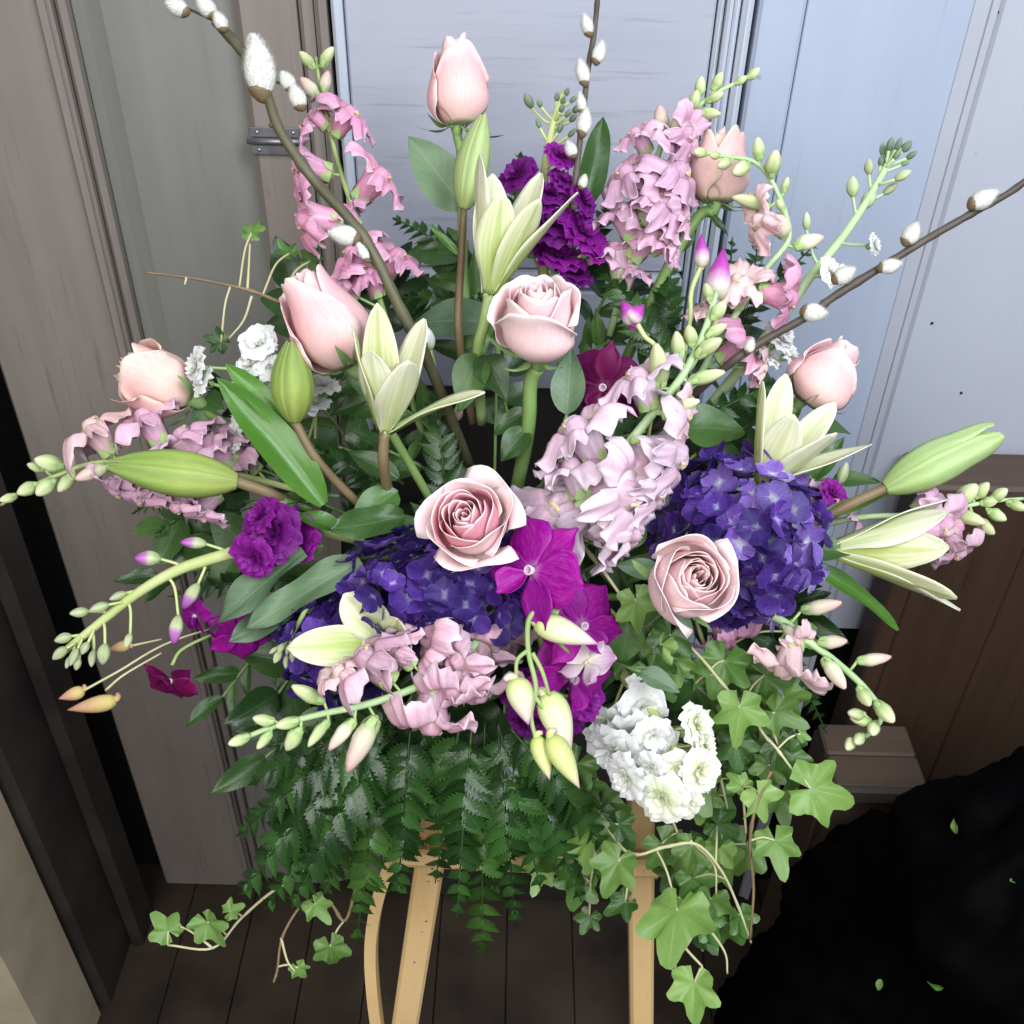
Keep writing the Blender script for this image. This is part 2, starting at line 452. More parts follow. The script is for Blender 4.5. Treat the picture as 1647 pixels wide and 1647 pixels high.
M['foam'] = plain('green_foam', (0.010, 0.022, 0.012), 0.9, (0.02, 0.035, 0.02), 80)
# plants
M['rose'] = petal_mat('blush_rose_petal', [(0.0, (0.70, 0.66, 0.44)), (0.14, (0.90, 0.60, 0.58)), (0.80, (0.92, 0.56, 0.58)), (1.0, (0.94, 0.69, 0.70))], edge=(0.96, 0.84, 0.84), edge_amt=0.75, vein=0.0, bumpy=0.10, trans=0.27, var=0.05, edge_pow=14, blotch=0.13)
M['rose_peach'] = petal_mat('peach_rose_petal', [(0.0, (0.70, 0.66, 0.42)), (0.14, (0.89, 0.63, 0.57)), (0.80, (0.91, 0.59, 0.56)), (1.0, (0.92, 0.67, 0.62))], edge=(0.90, 0.76, 0.62), edge_amt=0.8, vein=0.0, bumpy=0.10, trans=0.27, var=0.05, edge_pow=12, blotch=0.15)
M['rose_pink'] = petal_mat('pink_rose_petal', [(0.0, (0.78, 0.50, 0.44)), (0.14, (0.90, 0.40, 0.45)), (0.80, (0.92, 0.43, 0.50)), (1.0, (0.95, 0.64, 0.69))], edge=(0.97, 0.87, 0.90), edge_amt=0.8, vein=0.0, bumpy=0.10, trans=0.26, var=0.05, edge_pow=16, blotch=0.12)
M['rose_outer'] = petal_mat('pale_outer_rose_petal', [(0.0, (0.74, 0.68, 0.50)), (0.2, (0.93, 0.68, 0.67)), (0.75, (0.95, 0.70, 0.71)), (1.0, (0.96, 0.82, 0.83))], edge=(0.97, 0.88, 0.89), edge_amt=0.7, vein=0.0, bumpy=0.10, trans=0.27, var=0.04, edge_pow=9, blotch=0.12)
M['lily'] = petal_mat('green_white_lily_tepal', [(0.0, (0.36, 0.50, 0.10)), (0.35, (0.56, 0.66, 0.22)), (0.75, (0.76, 0.79, 0.46)), (1.0, (0.70, 0.74, 0.36))], edge=(0.86, 0.87, 0.66), edge_amt=0.85, vein=0.10, vein_f=8, mid=(0.40, 0.56, 0.10), mid_w=0.22, mid_amt=0.7, trans=0.25, rough=0.4, edge_pow=2.2, var=0.05)
M['lily_in'] = petal_mat('cream_lily_tepal', [(0.0, (0.52, 0.62, 0.18)), (0.3, (0.70, 0.76, 0.40)), (0.8, (0.82, 0.83, 0.58)), (1.0, (0.80, 0.82, 0.54))], edge=(0.88, 0.88, 0.74), edge_amt=0.8, vein=0.08, vein_f=8, mid=(0.56, 0.66, 0.24), mid_w=0.16, mid_amt=0.6, trans=0.25, rough=0.4, edge_pow=2.2, var=0.05)
M['lily_bud'] = petal_mat('green_lily_bud', [(0.0, (0.30, 0.36, 0.09)), (0.4, (0.33, 0.43, 0.10)), (0.8, (0.24, 0.36, 0.08)), (1.0, (0.18, 0.26, 0.07))], edge=(0.46, 0.54, 0.20), edge_amt=0.35, vein=0.22, vein_f=3, trans=0.10, rough=0.5, spec=0.3, var=0.06, blotch=0.2)
M['lily_bud_pale'] = petal_mat('pale_green_lily_bud', [(0.0, (0.34, 0.46, 0.16)), (0.4, (0.40, 0.55, 0.22)), (0.8, (0.42, 0.56, 0.24)), (1.0, (0.36, 0.48, 0.18))], edge=(0.56, 0.66, 0.32), edge_amt=0.35, vein=0.22, vein_f=3, trans=0.10, rough=0.5, spec=0.3, var=0.06, blotch=0.2)
M['snap_pink'] = petal_mat('pink_snapdragon', [(0.0, (0.88, 0.60, 0.50)), (0.3, (0.84, 0.36, 0.55)), (1.0, (0.88, 0.48, 0.68))], edge=(0.92, 0.66, 0.80), edge_amt=0.6, vein=0.10, vein_f=10, trans=0.30, var=0.10, blotch=0.2)
M['snap_lilac'] = petal_mat('lilac_pink_snapdragon', [(0.0, (0.82, 0.58, 0.58)), (0.3, (0.72, 0.41, 0.57)), (1.0, (0.80, 0.51, 0.67))], edge=(0.87, 0.66, 0.78), edge_amt=0.6, vein=0.10, vein_f=10, trans=0.28, var=0.10, blotch=0.2)
M['snap_pale'] = petal_mat('pale_lilac_snapdragon', [(0.0, (0.84, 0.72, 0.60)), (0.35, (0.75, 0.50, 0.63)), (1.0, (0.83, 0.65, 0.78))], edge=(0.90, 0.80, 0.88), edge_amt=0.75, vein=0.10, vein_f=10, trans=0.28, var=0.12, blotch=0.22)
M['snap_mauve'] = petal_mat('dusky_mauve_snapdragon', [(0.0, (0.82, 0.72, 0.48)), (0.35, (0.69, 0.39, 0.50)), (1.0, (0.77, 0.50, 0.61))], edge=(0.86, 0.68, 0.75), edge_amt=0.7, vein=0.12, vein_f=10, trans=0.28, var=0.14, blotch=0.22)
M['snap_blush'] = petal_mat('blush_snapdragon', [(0.0, (0.86, 0.80, 0.66)), (0.35, (0.84, 0.60, 0.58)), (1.0, (0.84, 0.56, 0.62))], edge=(0.90, 0.76, 0.76), edge_amt=0.6, vein=0.08, vein_f=10, trans=0.28, var=0.08)
M['palate'] = petal_mat('yellow_palate', [(0.0, (0.84, 0.60, 0.40)), (1.0, (0.86, 0.66, 0.36))], vein=0.0, trans=0.2, var=0.05)
M['snap_bud'] = petal_mat('pale_green_bud', [(0.0, (0.32, 0.46, 0.18)), (0.45, (0.50, 0.60, 0.28)), (1.0, (0.76, 0.78, 0.50))], edge=(0.70, 0.74, 0.44), edge_amt=0.3, vein=0.15, vein_f=6, trans=0.15, rough=0.42, var=0.12)
M['snap_bud_pink'] = petal_mat('blush_tipped_bud', [(0.0, (0.40, 0.50, 0.24)), (0.35, (0.78, 0.76, 0.56)), (1.0, (0.84, 0.54, 0.50))], vein=0.10, vein_f=6, trans=0.2, rough=0.42, var=0.08)
M['stock_purple'] = petal_mat('deep_purple_stock', [(0.0, (0.30, 0.16, 0.26)), (0.25, (0.15, 0.006, 0.17)), (1.0, (0.19, 0.008, 0.22))], edge=(0.30, 0.03, 0.34), edge_amt=0.5, vein=0.15, vein_f=8, trans=0.25, var=0.25, rough=0.5)
M['stock_magenta'] = petal_mat('magenta_purple_stock', [(0.0, (0.40, 0.16, 0.32)), (0.25, (0.25, 0.010, 0.27)), (1.0, (0.30, 0.018, 0.34))], edge=(0.46, 0.10, 0.48), edge_amt=0.5, vein=0.15, vein_f=8, trans=0.25, var=0.25, rough=0.5)
M['stock_white'] = petal_mat('white_stock', [(0.0, (0.62, 0.70, 0.34)), (0.25, (0.80, 0.82, 0.70)), (1.0, (0.86, 0.87, 0.88))], edge=(0.90, 0.90, 0.92), edge_amt=0.5, vein=0.04, trans=0.25, var=0.03)
M['stock_cream'] = petal_mat('cream_stock', [(0.0, (0.50, 0.62, 0.20)), (0.35, (0.72, 0.76, 0.46)), (1.0, (0.84, 0.85, 0.76))], edge=(0.88, 0.88, 0.84), edge_amt=0.5, vein=0.06, trans=0.25, var=0.05)
M['stock_bud'] = petal_mat('grey_green_stock_bud', [(0.0, (0.36, 0.44, 0.22)), (0.6, (0.48, 0.55, 0.32)), (1.0, (0.62, 0.64, 0.48))], vein=0.2, vein_f=5, trans=0.1, var=0.12)
M['stock_bud_purple'] = petal_mat('purple_tipped_stock_bud', [(0.0, (0.40, 0.48, 0.24)), (0.45, (0.52, 0.58, 0.34)), (0.62, (0.46, 0.20, 0.46)), (1.0, (0.40, 0.06, 0.42))], vein=0.2, vein_f=5, trans=0.1, var=0.12)
M['stock_bud_dark'] = petal_mat('dark_green_stock_bud', [(0.0, (0.14, 0.22, 0.12)), (0.6, (0.20, 0.28, 0.18)), (1.0, (0.30, 0.36, 0.26))], vein=0.2, vein_f=5, trans=0.1, var=0.2)
M['hydr'] = petal_mat('violet_hydrangea', [(0.0, (0.50, 0.54, 0.60)), (0.28, (0.20, 0.13, 0.44)), (1.0, (0.13, 0.065, 0.34))], edge=(0.24, 0.16, 0.50), edge_amt=0.5, vein=0.12, vein_f=4, trans=0.28, var=0.5, rough=0.55, blotch=0.25)
M['hydr_dark'] = petal_mat('indigo_hydrangea', [(0.0, (0.34, 0.34, 0.56)), (0.2, (0.080, 0.036, 0.26)), (1.0, (0.055, 0.020, 0.20))], edge=(0.13, 0.07, 0.34), edge_amt=0.5, vein=0.12, vein_f=4, trans=0.28, var=0.45, rough=0.5, blotch=0.2)
M['hydr_pale'] = petal_mat('pale_hydrangea_floret', [(0.0, (0.60, 0.62, 0.58)), (0.4, (0.52, 0.52, 0.62)), (1.0, (0.22, 0.14, 0.50))], vein=0.1, vein_f=4, trans=0.25, var=0.2)
M['orchid'] = petal_mat('magenta_orchid', [(0.0, (0.56, 0.24, 0.50)), (0.18, (0.34, 0.006, 0.30)), (1.0, (0.33, 0.003, 0.28))], edge=(0.45, 0.02, 0.40), edge_amt=0.4, vein=0.14, vein_f=7, trans=0.30, var=0.2, rough=0.45, blotch=0.2)
M['orchid_dark'] = petal_mat('crimson_orchid', [(0.0, (0.30, 0.08, 0.18)), (0.18, (0.15, 0.003, 0.075)), (1.0, (0.16, 0.003, 0.085))], edge=(0.24, 0.012, 0.15), edge_amt=0.4, vein=0.12, vein_f=7, trans=0.30, var=0.15, rough=0.45, blotch=0.2)
M['orchid_pale'] = petal_mat('pale_orchid_back', [(0.0, (0.78, 0.78, 0.56)), (0.4, (0.82, 0.70, 0.76)), (1.0, (0.66, 0.36, 0.62))], vein=0.1, vein_f=7, trans=0.25, var=0.06)
M['orchid_lip'] = petal_mat('white_orchid_throat', [(0.0, (0.70, 0.62, 0.72)), (0.5, (0.80, 0.76, 0.82)), (1.0, (0.60, 0.20, 0.54))], vein=0.2, vein_f=6, trans=0.2)
M['orchid_bud'] = petal_mat('cream_green_orchid_bud', [(0.0, (0.62, 0.70, 0.26)), (0.5, (0.76, 0.76, 0.50)), (0.85, (0.76, 0.58, 0.58)), (1.0, (0.52, 0.22, 0.44))], vein=0.08, vein_f=5, trans=0.15, rough=0.4, var=0.06)
M['orchid_bud_g'] = petal_mat('green_orchid_bud', [(0.0, (0.56, 0.64, 0.20)), (0.7, (0.68, 0.72, 0.32)), (1.0, (0.60, 0.40, 0.42))], vein=0.08, vein_f=5, trans=0.15, rough=0.4, var=0.06)
M['orchid_bud_m'] = petal_mat('magenta_orchid_bud', [(0.0, (0.70, 0.74, 0.40)), (0.3, (0.78, 0.66, 0.70)), (0.6, (0.50, 0.08, 0.44)), (1.0, (0.38, 0.02, 0.32))], vein=0.12, vein_f=5, trans=0.15, rough=0.4, var=0.06)
M['orchid_bud_y'] = petal_mat('yellow_pink_bud', [(0.0, (0.70, 0.62, 0.20)), (0.4, (0.66, 0.48, 0.22)), (1.0, (0.52, 0.22, 0.20))], vein=0.1, vein_f=5, trans=0.15, var=0.1)
M['catkin'] = plain('silver_catkin_fur', (0.74, 0.74, 0.68), 0.9, (0.86, 0.86, 0.82), 60, spec=0.1, bump=0.6)
M['bark'] = plain('dark_willow_bark', (0.045, 0.034, 0.028), 0.55, (0.10, 0.08, 0.06), 40, bump=0.6, spec=0.4)
M['bark_green'] = plain('olive_willow_bark', (0.06, 0.060, 0.030), 0.5, (0.12, 0.11, 0.06), 40, bump=0.6, spec=0.4)
M['stem_green'] = plain('green_stem', (0.22, 0.32, 0.10), 0.45, (0.34, 0.44, 0.18), 30, bump=0.3)
M['stem_pale'] = plain('pale_green_stem', (0.42, 0.50, 0.18), 0.45, (0.56, 0.62, 0.30), 30, bump=0.3)
M['stem_mint'] = plain('mint_green_stem', (0.34, 0.50, 0.24), 0.45, (0.46, 0.60, 0.34), 30, bump=0.3)
M['stem_brown'] = plain('brown_lily_stem', (0.13, 0.085, 0.045), 0.45, (0.20, 0.15, 0.08), 30, bump=0.3)
M['stem_rose'] = plain('rose_stem', (0.12, 0.22, 0.06), 0.4, (0.22, 0.34, 0.11), 30, bump=0.3)
M['stem_ivy'] = plain('ivy_stem', (0.42, 0.40, 0.20), 0.5, (0.54, 0.52, 0.32), 30, bump=0.3)
M['stem_ivy_brown'] = plain('brown_ivy_stem', (0.15, 0.10, 0.06), 0.5, (0.26, 0.19, 0.10), 30, bump=0.3)
M['calyx'] = plain('calyx_green', (0.15, 0.27, 0.09), 0.45, (0.26, 0.38, 0.15), 40, bump=0.3)
M['calyx_light'] = plain('light_calyx_green', (0.30, 0.45, 0.16), 0.45, (0.42, 0.56, 0.24), 40, bump=0.3)
M['anther'] = plain('lily_anther', (0.50, 0.30, 0.16), 0.7, (0.60, 0.42, 0.22), 80, bump=0.5)
M['fern'] = leaf_mat('glossy_fern', (0.010, 0.036, 0.007), (0.028, 0.080, 0.014), (0.06, 0.13, 0.04), rough=0.28, trans=0.12, vamt=0.3, spec=0.42)
M['fern_soft'] = leaf_mat('shaded_fern', (0.018, 0.052, 0.008), (0.042, 0.105, 0.016), (0.06, 0.13, 0.03), rough=0.35, trans=0.16, vamt=0.2, spec=0.4)
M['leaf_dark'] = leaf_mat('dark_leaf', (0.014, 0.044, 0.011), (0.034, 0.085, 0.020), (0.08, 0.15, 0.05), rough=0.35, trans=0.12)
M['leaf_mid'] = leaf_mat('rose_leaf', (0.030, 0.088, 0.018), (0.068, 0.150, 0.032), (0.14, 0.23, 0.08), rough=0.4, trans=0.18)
M['leaf_grey'] = leaf_mat('grey_green_leaf', (0.085, 0.155, 0.080), (0.140, 0.225, 0.120), (0.25, 0.34, 0.20), rough=0.5, trans=0.18, var=0.15)
M['leaf_lily'] = leaf_mat('bright_lily_leaf', (0.060, 0.17, 0.022), (0.10, 0.25, 0.035), (0.14, 0.30, 0.06), rough=0.32, trans=0.22, var=0.12, vamt=0.3)
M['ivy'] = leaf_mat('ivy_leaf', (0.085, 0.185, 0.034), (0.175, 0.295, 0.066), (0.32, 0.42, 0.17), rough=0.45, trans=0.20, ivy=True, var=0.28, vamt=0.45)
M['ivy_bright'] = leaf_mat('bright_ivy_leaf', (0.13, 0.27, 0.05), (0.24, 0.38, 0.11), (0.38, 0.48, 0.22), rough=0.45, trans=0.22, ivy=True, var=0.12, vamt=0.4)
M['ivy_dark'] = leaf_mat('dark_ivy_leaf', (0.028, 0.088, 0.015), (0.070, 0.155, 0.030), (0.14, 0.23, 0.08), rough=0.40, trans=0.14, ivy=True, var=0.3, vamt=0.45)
# ------------------------------------------------------------------ setting
WY = 1.0                      # the row of folding doors stands 1 m in front of the camera
def wx(x, y, Y=WY): return on_wall(x, y, Y).x
def wz(x, y, Y=WY): return on_wall(x, y, Y).z

mb = MB(); mb.box((0, 1.0, -0.02), (8, 8, 0.04))
fl = put('floor', mb.mesh('floor', M['floor'], flat=True), M['floor']); struct(fl)
_r = random.Random(8); _x = -1.2
while _x < 1.2:                       # worn floor boards running up to the doors
    _w = _r.uniform(0.10, 0.13)
    mb = MB(); mb.box((_x + _w / 2, 0.60, 0.008 + _r.uniform(-.0008, .0008)), (_w - 0.0014, 1.10, 0.012), 0.0012)
    put('plank', mb.mesh('plank', M['floor'], flat=True), M['floor'], fl)
    _x += _w

ZT = 2.3; ZB = 0.040
def board(parent, name, x0, x1, z0, z1, yf, th, mat, bev=0.004, label=None):
    mb = MB(); mb.box(((x0 + x1) / 2, yf + th / 2, (z0 + z1) / 2), (x1 - x0, th, z1 - z0), bev)
    return put(name, mb.mesh(name, mat, flat=True), mat, parent, label=label)

# column positions read along the top of the picture
XA = wx(62, 780)                 # left edge of the left door leaf (black gap beyond)
XB = wx(80, 0); XB2 = wx(100, 0)     # stile | panel
XC = wx(376, 0); XD = wx(474, 0); XD2 = wx(500, 0); XE = wx(526, 0)
XF = wx(548, 0)
XG = wx(1158, 0); XG2 = wx(1196, 0); XH = wx(1219, 0)
XI = wx(1300, 0)
XJ = wx(1572, 0); XK = wx(1607, 0)
# left leaf: weathered brown frame round a grey panel
t = thing('folding_door_leaf', 'weathered brown and grey door leaf on the left, lit dimly', 'door', (XB, WY, ZB))
board(t, 'stile', XA, XB, ZB, ZT, WY - 0.004, 0.032, M['brown_stile'], 0.004)
board(t, 'moulding', XB + 0.0015, XB2, ZB, ZT, WY + 0.002, 0.026, M['brown_stile'], 0.005)
mb = MB()
# sunk grey panel with a raised soft bevel along both edges
x0, x1 = XB2 + 0.001, XC - 0.001
prof = [(x0, WY + 0.016), (x0 + 0.012, WY + 0.013), (x0 + 0.030, WY + 0.006), (x1 - 0.030, WY + 0.006), (x1 - 0.012, WY + 0.013), (x1, WY + 0.016)]
for (xa, ya), (xb, yb) in zip(prof, prof[1:]):
    mb.poly([(xa, ya, ZB), (xb, yb, ZB), (xb, yb, ZT), (xa, ya, ZT)])
mb.poly([(x0, WY + .03, ZB), (x0, WY + .03, ZT), (x1, WY + .03, ZT), (x1, WY + .03, ZB)])
put('panel', mb.mesh('panel', M['grey_panel'], flat=True), M['grey_panel'], t)
board(t, 'stile', XC, XD, ZB, ZT, WY - 0.002, 0.030, M['brown_stile'], 0.005)
board(t, 'moulding', XD + 0.0012, XD2, ZB, ZT, WY + 0.003, 0.024, M['brown_stile'], 0.004)
board(t, 'moulding', XD2 + 0.0012, XE - 0.002, ZB, ZT, WY + 0.000, 0.026, M['brown_stile'], 0.005)
# thin bead nailed on the left stile
board(t, 'bead', XB - 0.010, XB - 0.002, ZB, ZT, WY - 0.010, 0.0055, M['brown_stile'], 0.002)

# centre leaf: whitewashed, horizontally grained panel, moulded stile
ZR = wz(690, 436)
t = thing('folding_door_leaf', 'whitewashed centre door leaf with horizontal grain behind the flowers', 'door', (XF, WY, ZB))
board(t, 'stile', XE + 0.002, XF, ZB, ZT, WY + 0.002, 0.03, M['white_mould'], 0.003)
board(t, 'shade_board', XE + 0.002, XH - 0.002, ZB, ZR - 0.30, WY - 0.012, 0.009, M['low_shade'], 0.002)  # added board, its dark colour paints the shade low on the leaf
board(t, 'panel', XF + 0.001, XG - 0.001, ZR + 0.001, ZT, WY + 0.008, 0.02, M['white_h'], 0.002)
board(t, 'rail', XF + 0.001, XG - 0.001, ZR - 0.018, ZR, WY - 0.002, 0.028, M['white_h'], 0.005)
board(t, 'rail', XF + 0.001, XG - 0.001, ZR - 0.140, ZR - 0.0195, WY + 0.002, 0.026, M['white_h'], 0.003)
XM = XF + (XG - XF) * 0.52
board(t, 'panel', XF + 0.001, XM - 0.001, ZB + 0.12, ZR - 0.1415, WY + 0.008, 0.02, M['low_shade'], 0.003)  # lower panels coloured dark to carry the shade on them
board(t, 'panel', XM + 0.001, XG - 0.001, ZB + 0.12, ZR - 0.1415, WY + 0.008, 0.02, M['low_shade'], 0.003)
board(t, 'rail', XF + 0.001, XG - 0.001, ZB, ZB + 0.118, WY + 0.002, 0.026, M['grey_panel'], 0.004)
wid = (XG2 - XG)
for k in range(3):
    a = XG + wid * k / 3 + 0.0006; b = XG + wid * (k + 1) / 3 - 0.0006
    board(t, 'moulding', a, b, ZB, ZT, WY + (0.006, 0.000, 0.004)[k], 0.024, M['white_mould'], 0.003)
board(t, 'moulding', XG2 + 0.0008, XH - 0.002, ZB, ZT, WY - 0.001, 0.028, M['white_mould'], 0.004)

# right leaf: pale blue-white boards
t = thing('folding_door_leaf', 'pale blue white door leaf right of the centre and its proud narrow edge strip', 'door', (XI, WY, ZB))
board(t, 'stile', XH + 0.002, XI - 0.0008, ZB, ZT, WY - 0.002, 0.03, M['white_v'], 0.003)
board(t, 'panel', XI + 0.0008, XJ + 0.010, ZB, ZT, WY + 0.003, 0.022, M['white_v'], 0.001)
board(t, 'shade_board', XH + 0.002, XJ - 0.002, ZB, wz(1300, 1120), WY - 0.012, 0.009, M['low_shade'], 0.002)  # added dark board, painted shade at the foot of this leaf
mb = MB()
for (xa, ya), (xb, yb) in zip([(XJ - .0005, WY + .0022), (XJ + .012, WY - .002), (XK - .006, WY - .004), (XK - .0006, WY - .006)], [(XJ + .012, WY - .002), (XK - .006, WY - .004), (XK - .0006, WY - .006), (XK - .0006, WY + .024)]):
    mb.poly([(xa, ya, ZB), (xb, yb, ZB), (xb, yb, ZT), (xa, ya, ZT)])
put('stile', mb.mesh('stile', M['pale'], flat=True), M['pale'], t)

# pale wall board on the far right, ending above the brown chest
ZC = wz(1600, 767)
t = thing('wall_board', 'broad pale painted wall board at the right edge above the brown chest', 'board', (XK + 0.1, WY, ZC))
board(t, 'face', XK + 0.001, XK + 0.60, ZC - 0.25, ZT, WY - 0.004, 0.03, M['pale'], 0.004)
for (xx, yy) in ((1604, 20), (1546, 632), (1499, 520)):
    p = on_wall(xx, yy, WY - 0.004)
    mb = MB(); mb.lathe([(0.0, -0.001), (0.0016, -0.001), (0.0018, 0.0), (0.0010, 0.0012), (0.0001, 0.0014)], 8)
    put('nail', mb.mesh('nail', M['black']), M['black'], t, frame(p, Vector((0, -1, 0)), Vector((0, 0, 1))))

# backing wall behind the doors so no light leaks through the joints
mb = MB(); mb.box((0, WY + 0.10, 1.2), (8, 0.10, 2.6))
struct(put('wall_back', mb.mesh('wall_back', M['black'], flat=True), M['black']))
# black gap beside the left leaf, dark jamb, beige plaster pier
t = thing('door_jamb', 'dark brown door jamb left of the black gap', 'door frame', (XA - 0.12, WY, 0))
XP = wx(60, 1390, 0.78)
board(t, 'post', XP - 0.13, XP - 0.001, 0.0, ZT, 0.80, 0.19, M['jamb'], 0.006)
board(t, 'stop', XP + 0.0005, XP + 0.022, 0.0, ZT, 0.90, 0.06, M['jamb'], 0.004)
mb = MB(); mb.box(((XP - 0.53 + XP - 0.012) / 2, 0.73, 1.2), (0.518, 0.13, 2.4), 0.006)
t2 = put('plaster_pier', mb.mesh('plaster_pier', M['plaster'], flat=True), M['plaster']); tag(t2, 'beige plaster wall pier in the lower left corner', 'wall')

# hinge on the left leaf's stile
hp = on_wall(446, 224, WY - 0.0045)
t = thing('door_hinge', 'small dull steel hinge screwed across the brown stile', 'hinge', hp)
for dz, nm in ((0.0068, 'plate'), (-0.0098, 'plate')):
    board(t, nm, hp.x - 0.026, hp.x + 0.022, hp.z + dz - 0.0045, hp.z + dz + 0.0045, hp.y - 0.002, 0.002, M['steel'], 0.0006)
mb = MB(); mb.tube([(hp.x - 0.028, hp.y - 0.003, hp.z - 0.0012), (hp.x + 0.026, hp.y - 0.003, hp.z - 0.0012)], [0.0030, 0.0030], 10)
put('knuckle', mb.mesh('knuckle', M['steel']), M['steel'], t)
for sx in (-0.018, 0.016):
    for dz in (0.0068, -0.0098):
        mb = MB(); mb.lathe([(0.0001, 0.0), (0.0017, 0.0), (0.0015, 0.0007), (0.0001, 0.001)], 8)
        put('screw', mb.mesh('screw', M['screw']), M['screw'], t, frame(Vector((hp.x + sx, hp.y - 0.002, hp.z + dz)), Vector((0, -1, 0)), Vector((0, 0, 1))))

# brown wooden chest on the right
CY = 0.93
cx0 = wx(1428, 950, CY)
ctop = wz(1600, 780, CY)
t = thing('wooden_chest', 'tall dark brown wooden chest standing against the pale wall at right', 'chest', (cx0 + 0.25, CY, 0))
n = 4; w = 0.46 / n
for k in range(n):
    board(t, 'plank', cx0 + 0.026 + k * w + 0.0008, cx0 + 0.026 + (k + 1) * w - 0.0008, 0.03, ctop - 0.014, CY + 0.002 * (k % 2), 0.018, M['dark_brown'], 0.002)
board(t, 'corner_post', cx0, cx0 + 0.025, 0.0, ctop - 0.014, CY - 0.004, 0.05, M['dark_brown'], 0.003)
board(t, 'lid', cx0 - 0.006, cx0 + 0.50, ctop - 0.013, ctop + 0.004, CY - 0.012, 0.070, M['mid_brown'], 0.004)
# lower tan box in front of it
sz = 0.62
p0 = on_floor(1316, 1160, sz); p1 = on_floor(1300, 1262, sz)
yb, yf = p0.y, p1.y
t = thing('wooden_box', 'lower tan brown wooden box in front of the brown chest', 'box', (p0.x + 0.055, (yb + yf) / 2, 0))
for k in range(2):
    ya = yf + (yb - yf) * k / 2; yc = yf + (yb - yf) * (k + 1) / 2 - 0.0015
    mb = MB(); mb.box((p0.x + 0.055, (ya + yc) / 2, sz - 0.012), (0.11, yc - ya, 0.022), 0.003)
    put('lid_board', mb.mesh('lid_board', M['mid_brown'], flat=True), M['mid_brown'], t)
mb = MB(); mb.box((p0.x + 0.055, yf - 0.006, sz - 0.008), (0.11, 0.010, 0.024), 0.003)
put('lid_strip', mb.mesh('lid_strip', M['jamb'], flat=True), M['jamb'], t)
mb = MB(); mb.box((p0.x + 0.055, yf + 0.012, (sz - 0.024) / 2), (0.10, 0.018, sz - 0.026), 0.003)
put('front', mb.mesh('front', M['mid_brown'], flat=True), M['mid_brown'], t)
for sx in (0.012, 0.098):
    mb = MB(); mb.box((p0.x + sx, (yb + yf) / 2 + 0.02, (sz - 0.024) / 2), (0.02, (yb - yf) * 0.8, sz - 0.026), 0.003)
    put('side', mb.mesh('side', M['mid_brown'], flat=True), M['mid_brown'], t)

# made-up crumpled sack, added to fill the black lower right corner
def added_sack():
    rng = random.Random(5)
    cen = px(1600, 1520, 1.02)
    cen_top = px(1620, 1290, 1.05)
    base = on_floor(1700, 1700)
    mb = MB()
    nu, nv = 130, 80
    from mathutils import noise
    ax = 0.27
    zc = cen_top.z + 0.115
    c = Vector((cen.x + 0.075, cen.y + 0.03, 0))
    for j in range(nv + 1):
        for i in range(nu):
            v = j / nv; a = 2 * pi * i / nu
            r = (0.95 * (1 - v ** 5.0) ** 0.55 + 0.0) * (0.90 + 0.12 * sin(pi * min(1, v * 1.3)))
            r = max(r, 0.004)
            z = zc * v
            p = Vector((cos(a) * r * ax, sin(a) * r * ax * 0.85, z))
            nn = noise.noise(Vector((p.x * 8, p.y * 8, p.z * 5))) * 0.040 + (abs(noise.noise(p * 17)) - .15) * 0.028 + abs(noise.noise(p * 45)) * 0.012
            nr = Vector((cos(a), sin(a), 0.5))
            p = p + nr * nn * (0.3 + 0.7 * min(1, r * 3)) + c
            p.z = max(p.z, 0.002)
            mb.v.append(tuple(p)); mb.uv.append((i / nu, v))
    for j in range(nv):
        for i in range(nu):
            a = j * nu + i; b = j * nu + (i + 1) % nu
            mb.f.append((a, b, b + nu, a + nu))
    o = put('stand_in_sack', mb.mesh('stand_in_sack', M['added_sack']), M['added_sack'])
    tag(o, 'made-up crumpled black sack added to fill the black lower right corner', 'added_sack')
    return o
STAND_IN = added_sack()

# ------------------------------------------------------------------ easel
def bar(parent, name, a, b, wpx_m, th, mat, label=None, bev=0.003):
    a = Vector(a); b = Vector(b)
    z = (b - a); L = z.length; z.normalize()
    x = RGT - z * RGT.dot(z); x.normalize(); y = z.cross(x)
    mb = MB(); mb.box((a + b) / 2, (wpx_m, th, L), bev, axes=(x, y, z))
    return put(name, mb.mesh(name, mat, flat=True), mat, parent, label=label)
def to_floor(p, q):
    """extend p->q to the floor"""
    d = q - p; return p + d * (p.z / -d.z)
e1a = px(700, 1330, 0.955); e1b = px(660, 1590, 1.075)
e2a = px(1030, 1310, 0.945); e2b = px(1031, 1590, 1.075)
f1 = to_floor(e1a, e1b); f2 = to_floor(e2a, e2b)
EAS = thing('wooden_easel', 'honey coloured wooden easel carrying the flower arrangement', 'easel', (f1 + f2) / 2)
u1 = e1a + (e1a - f1) * 0.10; u2 = e2a + (e2a - f2) * 0.10
bar(EAS, 'leg', u1, f1, m_of(46, 1.0), 0.020, M['easel'])
bar(EAS, 'leg', u2, f2, m_of(40, 1.0), 0.024, M['easel'])
l1 = px(640, 1372, 0.935); l2 = px(1060, 1392, 0.935)
bar(EAS, 'ledge', l1, l2, 0.016, 0.030, M['easel'])
